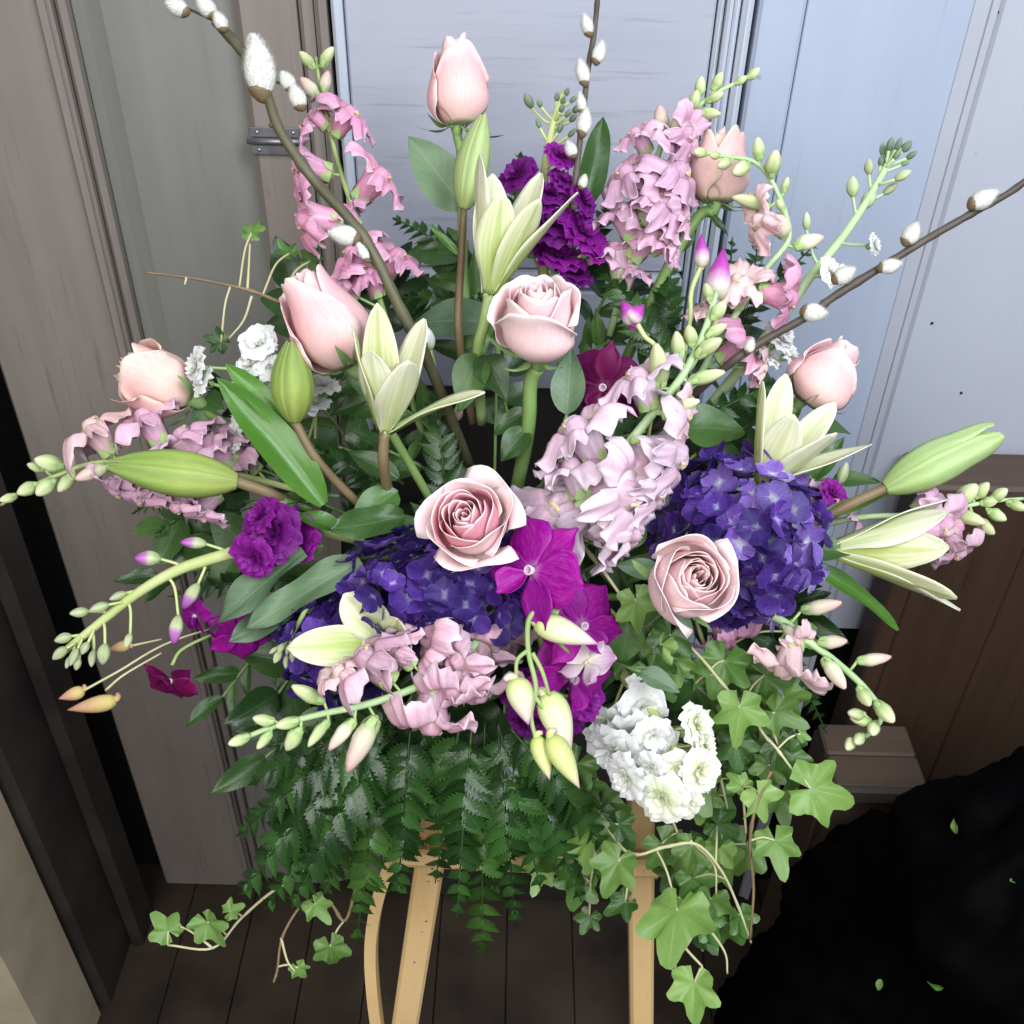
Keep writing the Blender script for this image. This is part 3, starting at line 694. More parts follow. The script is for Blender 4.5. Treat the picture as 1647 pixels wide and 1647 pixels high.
# bent bow outside the left leg
S = spline([px(672, 1340, 0.965), px(640, 1368, 0.968), px(612, 1432, 0.99), px(598, 1510, 1.03), px(600, 1590, 1.07), px(612, 1680, 1.12), px(632, 1790, 1.19)], 5)
mb = MB(); wdt = m_of(9.5, 1.0); thk = 0.009
ring = []
for i, p in enumerate(S):
    tg = (S[min(i + 1, len(S) - 1)] - S[max(i - 1, 0)]).normalized()
    sd = (tg.cross(BCK)).normalized(); nr = sd.cross(tg)
    ring.append([p + sd * wdt * a + nr * thk * b for a, b in ((-1, -1), (1, -1), (1, 1), (-1, 1))])
for i, r4 in enumerate(ring):
    for q in r4: mb.v.append(tuple(q)); mb.uv.append((0, i))
for i in range(len(ring) - 1):
    for k in range(4):
        a = i * 4 + k; b = i * 4 + (k + 1) % 4
        mb.f.append((a, b, b + 4, a + 4))
put('bent_brace', mb.mesh('bent_brace', M['easel'], flat=True), M['easel'], EAS)
# knots and specks on the lit leg
rng = random.Random(3)
for k in range(7):
    s = rng.uniform(0.02, 0.30)
    c = e1a.lerp(e1b, s * 3) + RGT * rng.uniform(-0.010, 0.010)
    ax = (f1 - u1).normalized()
    xx = (RGT - ax * RGT.dot(ax)).normalized(); nrm = ax.cross(xx)
    if nrm.dot(BCK) < 0: nrm = -nrm
    mb = MB(); mb.lathe([(0.0001, 0), (0.0014, 0), (0.0010, 0.0003), (0.0001, 0.0004)], 7)
    put('knot', mb.mesh('knot', M['bark']), M['bark'], EAS, frame(c + nrm * 0.0102, nrm, ax, rng.uniform(.5, 1.0)))

# soaked foam in its tray at the heart of the arrangement
fc = px(800, 960, 0.93)
mb = MB(); mb.box(fc, (0.26, 0.10, 0.16), 0.02, axes=(RGT, BCK, UPV))
tr = thing('foam_tray', 'dark green floral foam tray hidden at the heart of the arrangement', 'flower tray', fc)
put('foam', mb.mesh('foam', M['foam'], flat=True), M['foam'], tr)
mb = MB(); mb.box(fc - BCK * 0.05 - UPV * 0.012, (0.29, 0.05, 0.19), 0.015, axes=(RGT, BCK, UPV))
put('tray', mb.mesh('tray', M['black'], flat=True), M['black'], tr)
# ------------------------------------------------------------------ plant builders
HEART = lambda i=0: px(790 + 60 * sin(i * 2.4), 960 + 50 * cos(i * 1.7), 0.90)

# ---- generic leaves (length 1 along +Y, face +Z)
def leaf_mesh(name, ratio, shape='ovate', fold=0.18, bend=0.25, wave=0.03, teeth=0, nu=6, nv=14, seed=0, twist=0.0):
    rng = random.Random(seed); ph = rng.uniform(0, 6)
    def w(v):
        if shape == 'ovate': return ratio * .5 * (sin(pi * min(1, v ** 0.72)) ** 0.85) * (1.0 if v < .999 else 0)
        if shape == 'lance': return ratio * .5 * sin(pi * (0.03 + 0.97 * v) ** 0.85) ** 0.8
        if shape == 'strap': return ratio * .5 * min(1, (0.25 + v * 5) / 1.2) * (1 - smooth((v - .55) / .45)) ** 0.8
        return ratio * .5 * (1 - v ** 3) ** .5 * min(1, .3 + v * 2)
    def fn(u, v):
        ww = w(v)
        if teeth: ww *= 1 - 0.16 * ((v * teeth) % 1.0) * (abs(u) > .9)
        x = u * ww
        z = abs(u) * ww * fold * 2 - bend * v * v + wave * sin(v * 9 + ph + u * 1.5) * abs(u)
        y = v * (1 - 0.10 * bend * v)
        a = twist * v
        return (x * cos(a) - 0 * z, y, z + x * sin(a))
    return MB().grid(nu, nv, fn).mesh(name)
LEAF = {
    'ovate': [leaf_mesh('leaf', 0.52, 'ovate', 0.14, b, 0.03, 0, seed=i) for i, b in enumerate((0.10, 0.25, 0.40))],
    'tooth': [leaf_mesh('leaf', 0.60, 'ovate', 0.12, b, 0.03, 16, nv=32, seed=i) for i, b in enumerate((0.10, 0.25, 0.35))],
    'lance': [leaf_mesh('leaf', 0.26, 'lance', 0.22, b, 0.03, 0, seed=i) for i, b in enumerate((0.06, 0.20, 0.38))],
    'strap': [leaf_mesh('leaf', 0.24, 'lance', 0.30, b, 0.02, 0, seed=i, twist=tw) for i, (b, tw) in enumerate(((0.05, .2), (0.18, -.3), (0.30, .5)))],
    'wavy': [leaf_mesh('leaf', 0.25, 'lance', 0.20, b, 0.05, 0, nv=20, seed=i) for i, b in enumerate((0.05, 0.12, -0.12))],
}
def leaf(parent, kind, x0, y0, x1, y1, mat, d0=None, d1=None, wpx=None, face=(0, 0, 1), var=0, name='leaf', label=None):
    d0 = dome(x0, y0) if d0 is None else d0; d1 = dome(x1, y1) if d1 is None else d1
    a = px(x0, y0, d0); b = px(x1, y1, d1)
    L = (b - a).length
    me = LEAF[kind][var % len(LEAF[kind])]
    ratio = {'ovate': .52, 'tooth': .60, 'lance': .26, 'strap': .24, 'wavy': .25}[kind]
    sx = 1.0 if wpx is None else (m_of(wpx, (d0 + d1) / 2) / L) / ratio
    return put(name, me, M[mat] if isinstance(mat, str) else mat, parent, frame_y(a, b - a, idir(*face), L, sx, min(1.3, max(.6, sx))), label=label)

# ---- ivy leaf
def ivy_mesh(seed):
    rng = random.Random(seed)
    lobes = [(0, 1.08, .34), (60, .86, .34), (-60, .86, .34), (120, .64, .38), (-120, .64, .38)]
    lobes = [(a + rng.uniform(-6, 6), r * rng.uniform(.9, 1.08), w * rng.uniform(.9, 1.2)) for a, r, w in lobes]
    nth, nr = 50, 5
    mb = MB(); mb.v.append((0, 0.0, 0)); mb.uv.append((0, 0))
    ph = rng.uniform(0, 6); cup = rng.uniform(-.15, .45); fold = rng.uniform(0.02, .34)
    for j in range(1, nr + 1):
        for i in range(nth):
            th = -165 + 330 * i / (nth - 1)
            base = 0.47
            r = base + sum((R - base) * exp(-((th - a) / (57 * w)) ** 2) for a, R, w in lobes)
            r *= 1 + 0.02 * sin(th * .35 + ph)
            q = j / nr; rr = r * q * .62
            a = radians(th)
            x = rr * sin(a); y = rr * cos(a)
            z = fold * abs(x) - cup * (x * x + y * y) * 1.5 + 0.050 * sin(a * 5 + ph) * q * q + .03 * sin(a * 9 + ph * 2) * q ** 3 - 0.05 * abs(cos(a * 180 / 59 * .5)) * 0 
            mb.v.append((x, y, z)); mb.uv.append((th / 60.0 + 100, q))
    for i in range(nth - 1): mb.f.append((0, 1 + i + 1, 1 + i))
    for j in range(nr - 1):
        for i in range(nth - 1):
            a = 1 + j * nth + i
            mb.f.append((a, a + 1, a + nth + 1, a + nth))
    return mb.mesh('leaf')
IVY = [ivy_mesh(i) for i in range(9)]
IVY_N = [0]
def ivy_leaf(parent, x, y, size, ang, mat='ivy', d=None, tilt=0.35, petiole=None):
    """centre pixel, size in pixels across, ang = direction of the tip in the picture (deg, 0 right, 90 down)"""
    IVY_N[0] += 1; rng = random.Random(IVY_N[0] * 7 + 1)
    d = (dome(x, y) + 0.02) if d is None else d
    c = px(x, y, d)
    yd = idir(cos(radians(ang)), sin(radians(ang)), rng.uniform(-.25, .25))
    zd = idir(rng.uniform(-tilt, tilt), -0.25 + rng.uniform(-tilt, tilt), 1)
    s = m_of(size, d) * 0.84
    o = put('leaf', IVY[(IVY_N[0] * 5) % 9], M[mat], parent, frame_y(c - yd * s * 0.12, yd, zd, s))
    if petiole:
        q = px(petiole[0], petiole[1], petiole[2] if len(petiole) > 2 else d + 0.01)
        b = c - yd * s * 0.12
        mid = (q + b) / 2 + idir(0, -1, .5) * (q - b).length * 0.12
        S = spline([q, mid, b], 5); mb = MB(); mb.tube(S, [0.0009] * len(S), 6)
        put('petiole', mb.mesh('petiole', M['stem_ivy']), M['stem_ivy'], o)
    return o
def vine(label, pts, leaves, mat='ivy', smat='stem_ivy', r=0.0012, group=None, extra=()):
    P = [px(*p) if len(p) == 3 else px(p[0], p[1], dome(p[0], p[1]) + 0.03) for p in pts]
    t = thing('ivy_vine', label, 'ivy', P[0], group)
    stem(t, P, r * 1.25, r * .8, M[smat], 'stem', 6, knob=0.5, seed=len(label))
    for e in extra:
        Q = [px(*p) if len(p) == 3 else px(p[0], p[1], dome(p[0], p[1]) + 0.03) for p in e]
        stem(t, Q, r, r * .6, M['stem_ivy'], 'tendril', 6)
    S = spline(P, 8)
    for L in leaves:
        x, y, s, a = L[:4]; m = L[4] if len(L) > 4 and L[4] else mat; d = L[5] if len(L) > 5 else None
        o = ivy_leaf(t, x, y, s, a, m, d)
        c = WM[o.name].translation
        q = min(S, key=lambda p: (p - c).length)
        if (q - c).length > 0.004:
            mid = (q + c) / 2 + idir(0, -1, .4) * (q - c).length * 0.15
            T = spline([q, mid, c], 5); mb = MB(); mb.tube(T, [0.0009] * len(T), 6)
            put('petiole', mb.mesh('petiole', M['stem_ivy']), M['stem_ivy'], o)
    return t

# ---- fern
def pinna_mesh(seed, nl=5):
    rng = random.Random(seed)
    mb = MB()
    def lobe(base, dirv, L, W):
        tw = rng.uniform(-.25, .25); lift = rng.uniform(-.10, .12)
        side = Vector((-dirv.y, dirv.x, 0))
        b = len(mb.v)
        K = 5; mids = []; le = []; re = []
        for k in range(K + 1):
            s = k / K
            w = W * (0.35 + 0.65 * sin(pi * min(1, s * .8 + .12))) * (1 - s ** 3)
            jag = 1.0 + (0.22 if k % 2 else -0.10)
            zc = -0.10 * L * s * s + lift * L * s
            m_ = base + dirv * L * s
            mids.append((m_.x, m_.y, zc + 0.0)); 
            l = m_ + side * w * jag + dirv * 0.05 * L; r = m_ - side * w * jag + dirv * 0.05 * L
            le.append((l.x, l.y, zc + (0.30 + tw) * w)); re.append((r.x, r.y, zc + (0.30 - tw) * w))
        for k in range(K + 1):
            for q, uu in ((le[k], 0.0), (mids[k], 0.5), (re[k], 1.0)):
                mb.v.append(q); mb.uv.append((uu, k / K))
        for k in range(K):
            a = b + 3 * k
            mb.f += [(a, a + 1, a + 4, a + 3), (a + 1, a + 2, a + 5, a + 4)]
    for i in range(nl):
        s = (i + 0.6) / (nl + 0.8)
        L = 0.27 * (1 - s) ** 0.8 + 0.07
        for sg in (-1, 1):
            ang = radians(52 - 14 * s) * sg + rng.uniform(-.08, .08)
            lobe(Vector((0, s, 0)), Vector((sin(ang), cos(ang), 0)), L * rng.uniform(.9, 1.1), L * 0.31)
    lobe(Vector((0, 0.86, 0)), Vector((0, 1, 0)), 0.16, 0.045)
    # stalk
    mb.poly([(-.010, 0, .004), (.010, 0, .004), (.004, .9, .004), (-.004, .9, .004)], [(0.5, 0)] * 4)
    # droop
    mb.v = [(x, y * (1 - .06 * y), z - 0.22 * y * y) for x, y, z in mb.v]
    return mb.mesh('leaflet')
def blade_mesh(seed):
    """one pointed fern leaflet with deep saw teeth, folded along its midrib"""
    rng = random.Random(seed); K = 9; mb = MB(); tw = rng.uniform(-.25, .25); dr = rng.uniform(.10, .35)
    rows = []
    for k in range(2 * K + 1):
        s = k / (2 * K)
        w = .25 * sin(pi * min(1, .16 + .84 * s ** .9)) ** .8 * (1 - s ** 2.4) + .004
        jag = 1.18 if k % 2 == 0 else .74
        fw = .05 if k % 2 == 0 else 0.0
        zc = -dr * s * s
        rows.append([(-w * jag, s + fw * (1 - s), zc + (.26 + tw) * w), (-w * .5, s, zc + (.16 + tw * .5) * w), (0, s, zc), (w * .5, s, zc + (.16 - tw * .5) * w), (w * jag, s + fw * (1 - s), zc + (.26 - tw) * w)])
    for r in rows:
        for q, p in enumerate(r): mb.v.append(p); mb.uv.append((q / 4, r[2][1]))
    for k in range(2 * K):
        for q in range(4):
            a = k * 5 + q; mb.f.append((a, a + 1, a + 6, a + 5))
    return mb.mesh('leaflet')
PINNA = [blade_mesh(i) for i in range(5)]
FERN_N = [0]
def fern(label, base, tip, width, mat='fern', d=None, sag=0.0, n=11, group=None, face=(0, -0.35, 1), bow=0.0, start=0.12):
    """base/tip: (x,y[,d]) in the photograph; width: longest leaflet in pixels"""
    FERN_N[0] += 1; rng = random.Random(FERN_N[0] * 13)
    def P(q): return px(q[0], q[1], q[2] if len(q) > 2 else (d if d else dome(q[0], q[1]) + 0.05))
    a, b = P(base), P(tip)
    L = (b - a).length
    zf = idir(*face)
    side = (b - a).normalized().cross(zf).normalized()
    mid = (a + b) / 2 + zf * L * 0.10 + side * bow * L
    S = spline([a, mid, b], 12)
    t = thing('fern_frond', label, 'fern', a, group)
    mb = MB(); mb.tube(S, [0.0013 * (1 - .6 * i / (len(S) - 1)) for i in range(len(S))], 6)
    put('rachis', mb.mesh('rachis', M['stem_green']), M[mat], t)
    n = n
    wm = 0.74 * m_of(width, d if d else dome(*base[:2]) + .05)
    for i in range(n):
        s = start + (1 - start) * i / n
        k = s * (len(S) - 1); i0 = int(k); p = S[i0].lerp(S[min(i0 + 1, len(S) - 1)], k - i0)
        tg = (S[min(i0 + 1, len(S) - 1)] - S[max(i0 - 1, 0)]).normalized()
        sd = tg.cross(zf).normalized(); nz = sd.cross(tg)
        ln = wm * (0.55 + 0.45 * sin(pi * min(1.0, 0.20 + 0.60 * s))) * (1 - s) ** 0.35 * rng.uniform(.85, 1.12)
        for sg in (-1, 1):
            dr = (sd * sg * cos(radians(32 + 20 * s)) + tg * sin(radians(32 + 20 * s))).normalized()
            z2 = (nz + sd * sg * rng.uniform(-.45, .30) + tg * rng.uniform(-.35, .35)).normalized()
            put('leaflet', PINNA[rng.randrange(5)], M[mat], t, frame_y(p + tg * rng.uniform(-.002, .002), dr, z2, max(ln, .006)))
    put('leaflet', PINNA[0], M[mat], t, frame_y(S[-3], S[-1] - S[-3], zf, wm * 0.42))
    return t

# ---- leafy sprig (dark filler greenery)
def sprig(label, base, tip, n=7, size=70, mat='leaf_dark', kind='ovate', group=None, name='leafy_sprig', seed=0, wr=None):
    rng = random.Random(seed + 17)
    a, b = px(*base), px(*tip)
    L = (b - a).length
    S = spline([a, (a + b) / 2 + idir(rng.uniform(-1, 1), -1, .3) * L * .08, b], 8)
    t = thing(name, label, 'greenery', a, group)
    mb = MB(); mb.tube(S, [0.0013] * len(S), 6); put('stem', mb.mesh('stem', M['stem_rose']), M['stem_rose'], t)
    for i in range(n):
        s = 0.15 + 0.85 * i / (n - 1)
        p = S[min(len(S) - 1, int(s * (len(S) - 1)))]
        tg = (b - a).normalized(); sd = tg.cross(BCK).normalized()
        sg = -1 if i % 2 else 1
        dr = tg * rng.uniform(.4, .9) + sd * sg * rng.uniform(.5, 1.1) * (1 if i < n - 1 else .1) + BCK * rng.uniform(-.3, .4)
        z = BCK + UPV * rng.uniform(-.2, .7) + RGT * rng.uniform(-.6, .6)
        s_ = m_of(size, base[2]) * rng.uniform(.75, 1.2)
        put('leaf', LEAF[kind][rng.randrange(3)], M[mat], t, frame_y(p, dr, z, s_, wr or 1.0))
    return t

# ---- rose
def rose_petal(R, H, phi, close, curl, seed, spiral=0.10, nu=12, nv=12, tip=0.22, peak=.5, r_base=.20):
    rng = random.Random(seed)
    p1, p2, p3 = rng.uniform(0, 6), rng.uniform(0, 6), rng.uniform(0, 6)
    cu = rng.uniform(-.5, .5); nick = rng.uniform(-.8, .8)
    def prof(v):
        if v <= peak: return r_base + (1 - r_base) * sin(pi / 2 * v / peak) ** .8
        return 1 + (close - 1) * smooth((v - peak) / (1 - peak))
    def fn(u, v):
        e = abs(u)
        h = v * (1 - tip * e ** 2.6) 
        w = phi * (.55 + .45 * smooth(v / .45)) * (1 - .12 * smooth((v - .75) / .25))
        a = u * w
        r = R * prof(h)
        r *= 1 + spiral * u
        z = H * h
        c = curl * smooth((v - .62) / .38) ** 1.5 * (0.55 + 0.65 * e ** 2 + cu * u * .4)
        r += R * c * .50
        z -= H * max(0, c - .25) * .26
        r += R * .035 * sin(4.2 * u + p1) * v * v * (1 + 1.5 * curl)
        z += H * .022 * sin(5.5 * u + p2) * v * v * (1 + curl)
        # small nick / point in the rim
        z -= H * .05 * exp(-((u - nick) / .12) ** 2) * smooth((v - .8) / .2)
        return (r * cos(a), r * sin(a), z)
    return MB().grid(nu, nv, fn)
def thick(mb, t):
    """give a sheet a real thickness by adding an offset copy and closing its rim"""
    import numpy as np
    V = np.array(mb.v); n = len(V)
    Fq = np.array([f for f in mb.f])
    nr = np.zeros_like(V)
    fn = np.cross(V[Fq[:, 2]] - V[Fq[:, 0]], V[Fq[:, 3]] - V[Fq[:, 1]])
    for k in range(4): np.add.at(nr, Fq[:, k], fn)
    nr /= (np.linalg.norm(nr, axis=1)[:, None] + 1e-12)
    W = V + nr * t
    edges = {}
    for f in mb.f:
        for k in range(4):
            e = (f[k], f[(k + 1) % 4]); key = (min(e), max(e))
            if key in edges: edges[key] = None
            else: edges[key] = e
    mb.v = [tuple(p) for p in V] + [tuple(p) for p in W]
    mb.uv = mb.uv + mb.uv
    f2 = [tuple(i + n for i in f[::-1]) for f in mb.f]
    rim = [(e[1], e[0], e[0] + n, e[1] + n) for e in edges.values() if e]
    mb.f = mb.f + f2 + rim
    return mb
SEPAL = leaf_mesh('sepal', 0.22, 'lance', 0.2, 0.5, 0.02, 0, nu=4, nv=8)
def calyx_mesh():
    mb = MB(); mb.lathe([(.02, -.5), (.16, -.48), (.24, -.25), (.30, 0), (.34, .10), (.02, .12)], 12); return mb.mesh('calyx')
CALYX = calyx_mesh()
def rose(label, bx, by, ax, wpx, hpx, mat, kind='open', seed=1, d=None, n=24, stem_to=None, up=(0, -1, 0), sep=1.0, roll=0.0, outer_mat=None, stem_mat='stem_rose', stem_px=16):
    """bx,by: pixel of the flower's base; ax: axis direction (dx,dy,k); wpx width, hpx height in pixels"""
    d = d if d is not None else dome(bx, by)
    base = px(bx, by, d)
    R = m_of(wpx, d) / 2; H = m_of(hpx, d)
    axis = idir(*ax)
    Mx = frame(base, axis, idir(*up)) @ Matrix.Rotation(roll, 4, 'Z')
    t = thing('rose', label, 'rose', base, 'roses')
    rng = random.Random(seed)
    for i in range(n):
        s = i / (n - 1)
        if kind == 'open':
            Rr = R * (0.085 + 0.79 * s ** 0.85); Hh = H * (0.80 + 0.20 * sin(pi * min(1, s * 1.15) ** 1.0) ** .8 - 0.16 * s ** 4)
            close = 0.62 + 0.55 * s ** 1.6; curl = 0.03 + 0.62 * smooth((s - .55) / .45)
            phi = 1.75 - 0.75 * s; sp = 0.16 - 0.06 * s; tl = 0.20 + .06 * s
        elif kind == 'half':
            Rr = R * (0.09 + 0.80 * s ** 0.8); Hh = H * (0.96 - 0.10 * s ** 2 + rng.uniform(-.02, .02))
            close = 0.55 + 0.36 * s ** 1.5; curl = 0.02 + 0.50 * smooth((s - .62) / .38)
            phi = 1.7 - 0.55 * s; sp = 0.14; tl = 0.24
        else:   # bud
            Rr = R * (0.16 + 0.80 * s ** 0.8); Hh = H * (0.92 + 0.08 * sin(s * 9 + seed)); close = 0.34 + 0.26 * s
            curl = 0.02 + 0.28 * smooth((s - .7) / .3) * rng.uniform(.3, 1.2)
            phi = 1.65 - 0.25 * s; sp = 0.12; tl = 0.34
        mb = rose_petal(Rr, Hh, phi, close, curl, seed * 101 + i, sp, tip=tl, peak=(.34 if kind == 'bud' else .45), r_base=(.40 if kind == 'bud' else .25), nu=14 if s > .5 else 10, nv=14 if s > .5 else 10)
        thick(mb, 0.00030)
        me = mb.mesh('petal')
        ang = i * radians(137.5) + rng.uniform(-.15, .15)
        tl_ = rng.uniform(-.03, .03) + 0.06 * s * (kind == 'open')
        mm = Mx @ Matrix.Rotation(ang, 4, 'Z') @ Matrix.Rotation(tl_, 4, 'Y')
        put('petal', me, M[outer_mat if (outer_mat and s > .72) else mat], t, mm)
    c = put('calyx', CALYX, M['calyx'], t, Mx @ Matrix.Translation((0, 0, -R * .02)) @ Matrix.Scale(R * 0.75, 4))
    for k in range(5):
        a = 2 * pi * k / 5 + seed
        dr = Vector((cos(a), sin(a), -0.25 + 0.5 * rng.random() - (.6 if sep > 1 else 0)))
        m2 = frame_y(Vector((cos(a) * R * .22, sin(a) * R * .22, 0)), dr, Vector((0, 0, -1)) + Vector((cos(a), sin(a), 0)) * .5, R * rng.uniform(.75, 1.1) * sep)
        put('sepal', SEPAL, M['calyx'], c, Mx @ m2)
    if stem_to:
        pts = [base - axis * R * .30] + [px(*q) if len(q) == 3 else px(q[0], q[1], dome(q[0], q[1]) + .03) for q in stem_to]
        stem(t, pts, m_of(stem_px, d) / 2, m_of(stem_px, d) / 2, M[stem_mat], 'stem', 8)
    return t

# ---- lily
def tepal(L, W, th0, th1, r0, cup=0.35, nu=8, nv=16, seed=0, hook=0.0, out=False):
    rng = random.Random(seed); ph = rng.uniform(0, 6)
    pts = []; r, z = r0, 0.0
    for k in range(nv + 1):
        v = k / nv; th = th0 + (th1 - th0) * v ** 1.3 + hook * smooth((v - .75) / .25)
        pts.append((r, z, th))
        r += sin(th) * L / nv; z += cos(th) * L / nv
    def fn(u, v):
        k = min(nv, int(round(v * nv))); r, z, th = pts[k]
        w = W * .5 * (0.34 + 0.66 * smooth(v / .50)) * (max(0.0, 1 - max(0.0, (v - .45) / .55) ** 2.3) ** .72 * .96 + .04) 
        inn = cup * u * u * w * (1 - .55 * v) - 0.07 * W * exp(-(u / .14) ** 2) * (1 - v) * (1 if not out else -1)
        wav = 0.03 * W * sin(v * 8 + ph + 2 * u) * abs(u)
        nrx, nrz = -cos(th), sin(th)      # inward normal
        return (r + nrx * (inn + wav), u * w, z + nrz * (inn + wav))
    return thick(MB().grid(nu, nv, fn), 0.0006)
def lily_flower(parent, base, axis, Lm, opens, up, seed=0, wid=0.36, name='flower', r0=0.03, cols=None, stamens=4):
    """opens: list of (azimuth deg, th0, th1, length factor)"""
    Mx = frame(base, axis, up)
    mb = MB(); mb.lathe([(.012 * Lm, -.05 * Lm), (.05 * Lm, -.03 * Lm), (.045 * Lm, .02 * Lm), (.02 * Lm, .10 * Lm), (.016 * Lm, .45 * Lm), (.028 * Lm, .50 * Lm), (.004 * Lm, .52 * Lm)], 10)
    fl = put(name, mb.mesh(name, M['lily']), M['lily'], parent, Mx)
    for i, (az, t0, t1, lf) in enumerate(opens):
        w = Lm * wid * (1.0 if i % 2 else 0.86)
        me = tepal(Lm * lf, w, t0, t1, Lm * r0 * (1.25 if i % 2 == 0 else .8), cup=0.30, seed=seed * 10 + i).mesh('tepal')
        put('tepal', me, M[(cols[i] if cols else ('lily' if i % 2 == 0 else 'lily_in'))], fl, Mx @ Matrix.Rotation(radians(az), 4, 'Z'))
    rng = random.Random(seed)
    for k in range(stamens):
        a = 2 * pi * k / 4 + .4; th = 0.13
        p = [Vector((0, 0, .05 * Lm)), Vector((cos(a) * .05 * Lm, sin(a) * .05 * Lm, .3 * Lm)), Vector((cos(a) * .10 * Lm, sin(a) * .10 * Lm, .56 * Lm))]
        m1 = MB(); S = spline(p, 4); m1.tube(S, [.008 * Lm] * len(S), 5)
        m2 = MB(); m2.lathe([(.001, -.5), (.30, -.35), (.34, 0), (.28, .35), (.001, .5)], 8)
        m1.add(m2, Matrix.Translation(p[-1]) @ Matrix.Rotation(1.2, 4, 'X') @ Matrix.Scale(.085 * Lm, 4))
        put('stamen', m1.mesh('stamen', M['anther']), M['anther'], fl, Mx)
    return fl
def lily_bud(parent, base, axis, Lm, Wm, up, seed=0, mat='lily_bud', split=0.0):
    """closed bud: three broad outer tepals with seams between, three inner ones in the seams"""
    Mx = frame(base, axis, up)
    def prof(v):
        return (sin(pi * (0.05 + 0.91 * v) ** 0.86) ** 0.78) * .5
    mb = MB(); mb.lathe([(.01 * Wm, -.03 * Lm)] + [(max(.01 * Wm, Wm * prof(k / 12) * .86), Lm * k / 12 * .97) for k in range(13)], 14)
    core = put('bud', mb.mesh('bud', M[mat]), M[mat], parent, Mx)
    for i in range(6):
        outer = i % 2 == 0; az = i * 60
        half = radians(58 if outer else 24)
        def fn(u, v, outer=outer):
            r = Wm * prof(v) * (1.0 if outer else .95)
            bump = (1 - 0.10 * u * u) if outer else (1 - .05 * u * u)
            rib = 1 + (0.045 * exp(-(u / .12) ** 2) if outer else 0) - 0.03 * exp(-((abs(u) - .45) / .10) ** 2) * outer
            a = u * half * (1 - .35 * smooth((v - .8) / .2))
            rr = r * bump * rib * (1 - (.05 * smooth((abs(u) - .75) / .25) if outer else .02)) + split * Lm * smooth((v - .6) / .4) * .12 * outer + 0.0003
            return (rr * cos(a), rr * sin(a), Lm * v * (1 - .02 * u * u) - (0 if outer else .02 * Lm * v))
        mbp = MB().grid(8, 14, fn)
        put('tepal', mbp.mesh('tepal'), M[mat], core, Mx @ Matrix.Rotation(radians(az), 4, 'Z'))
    return core

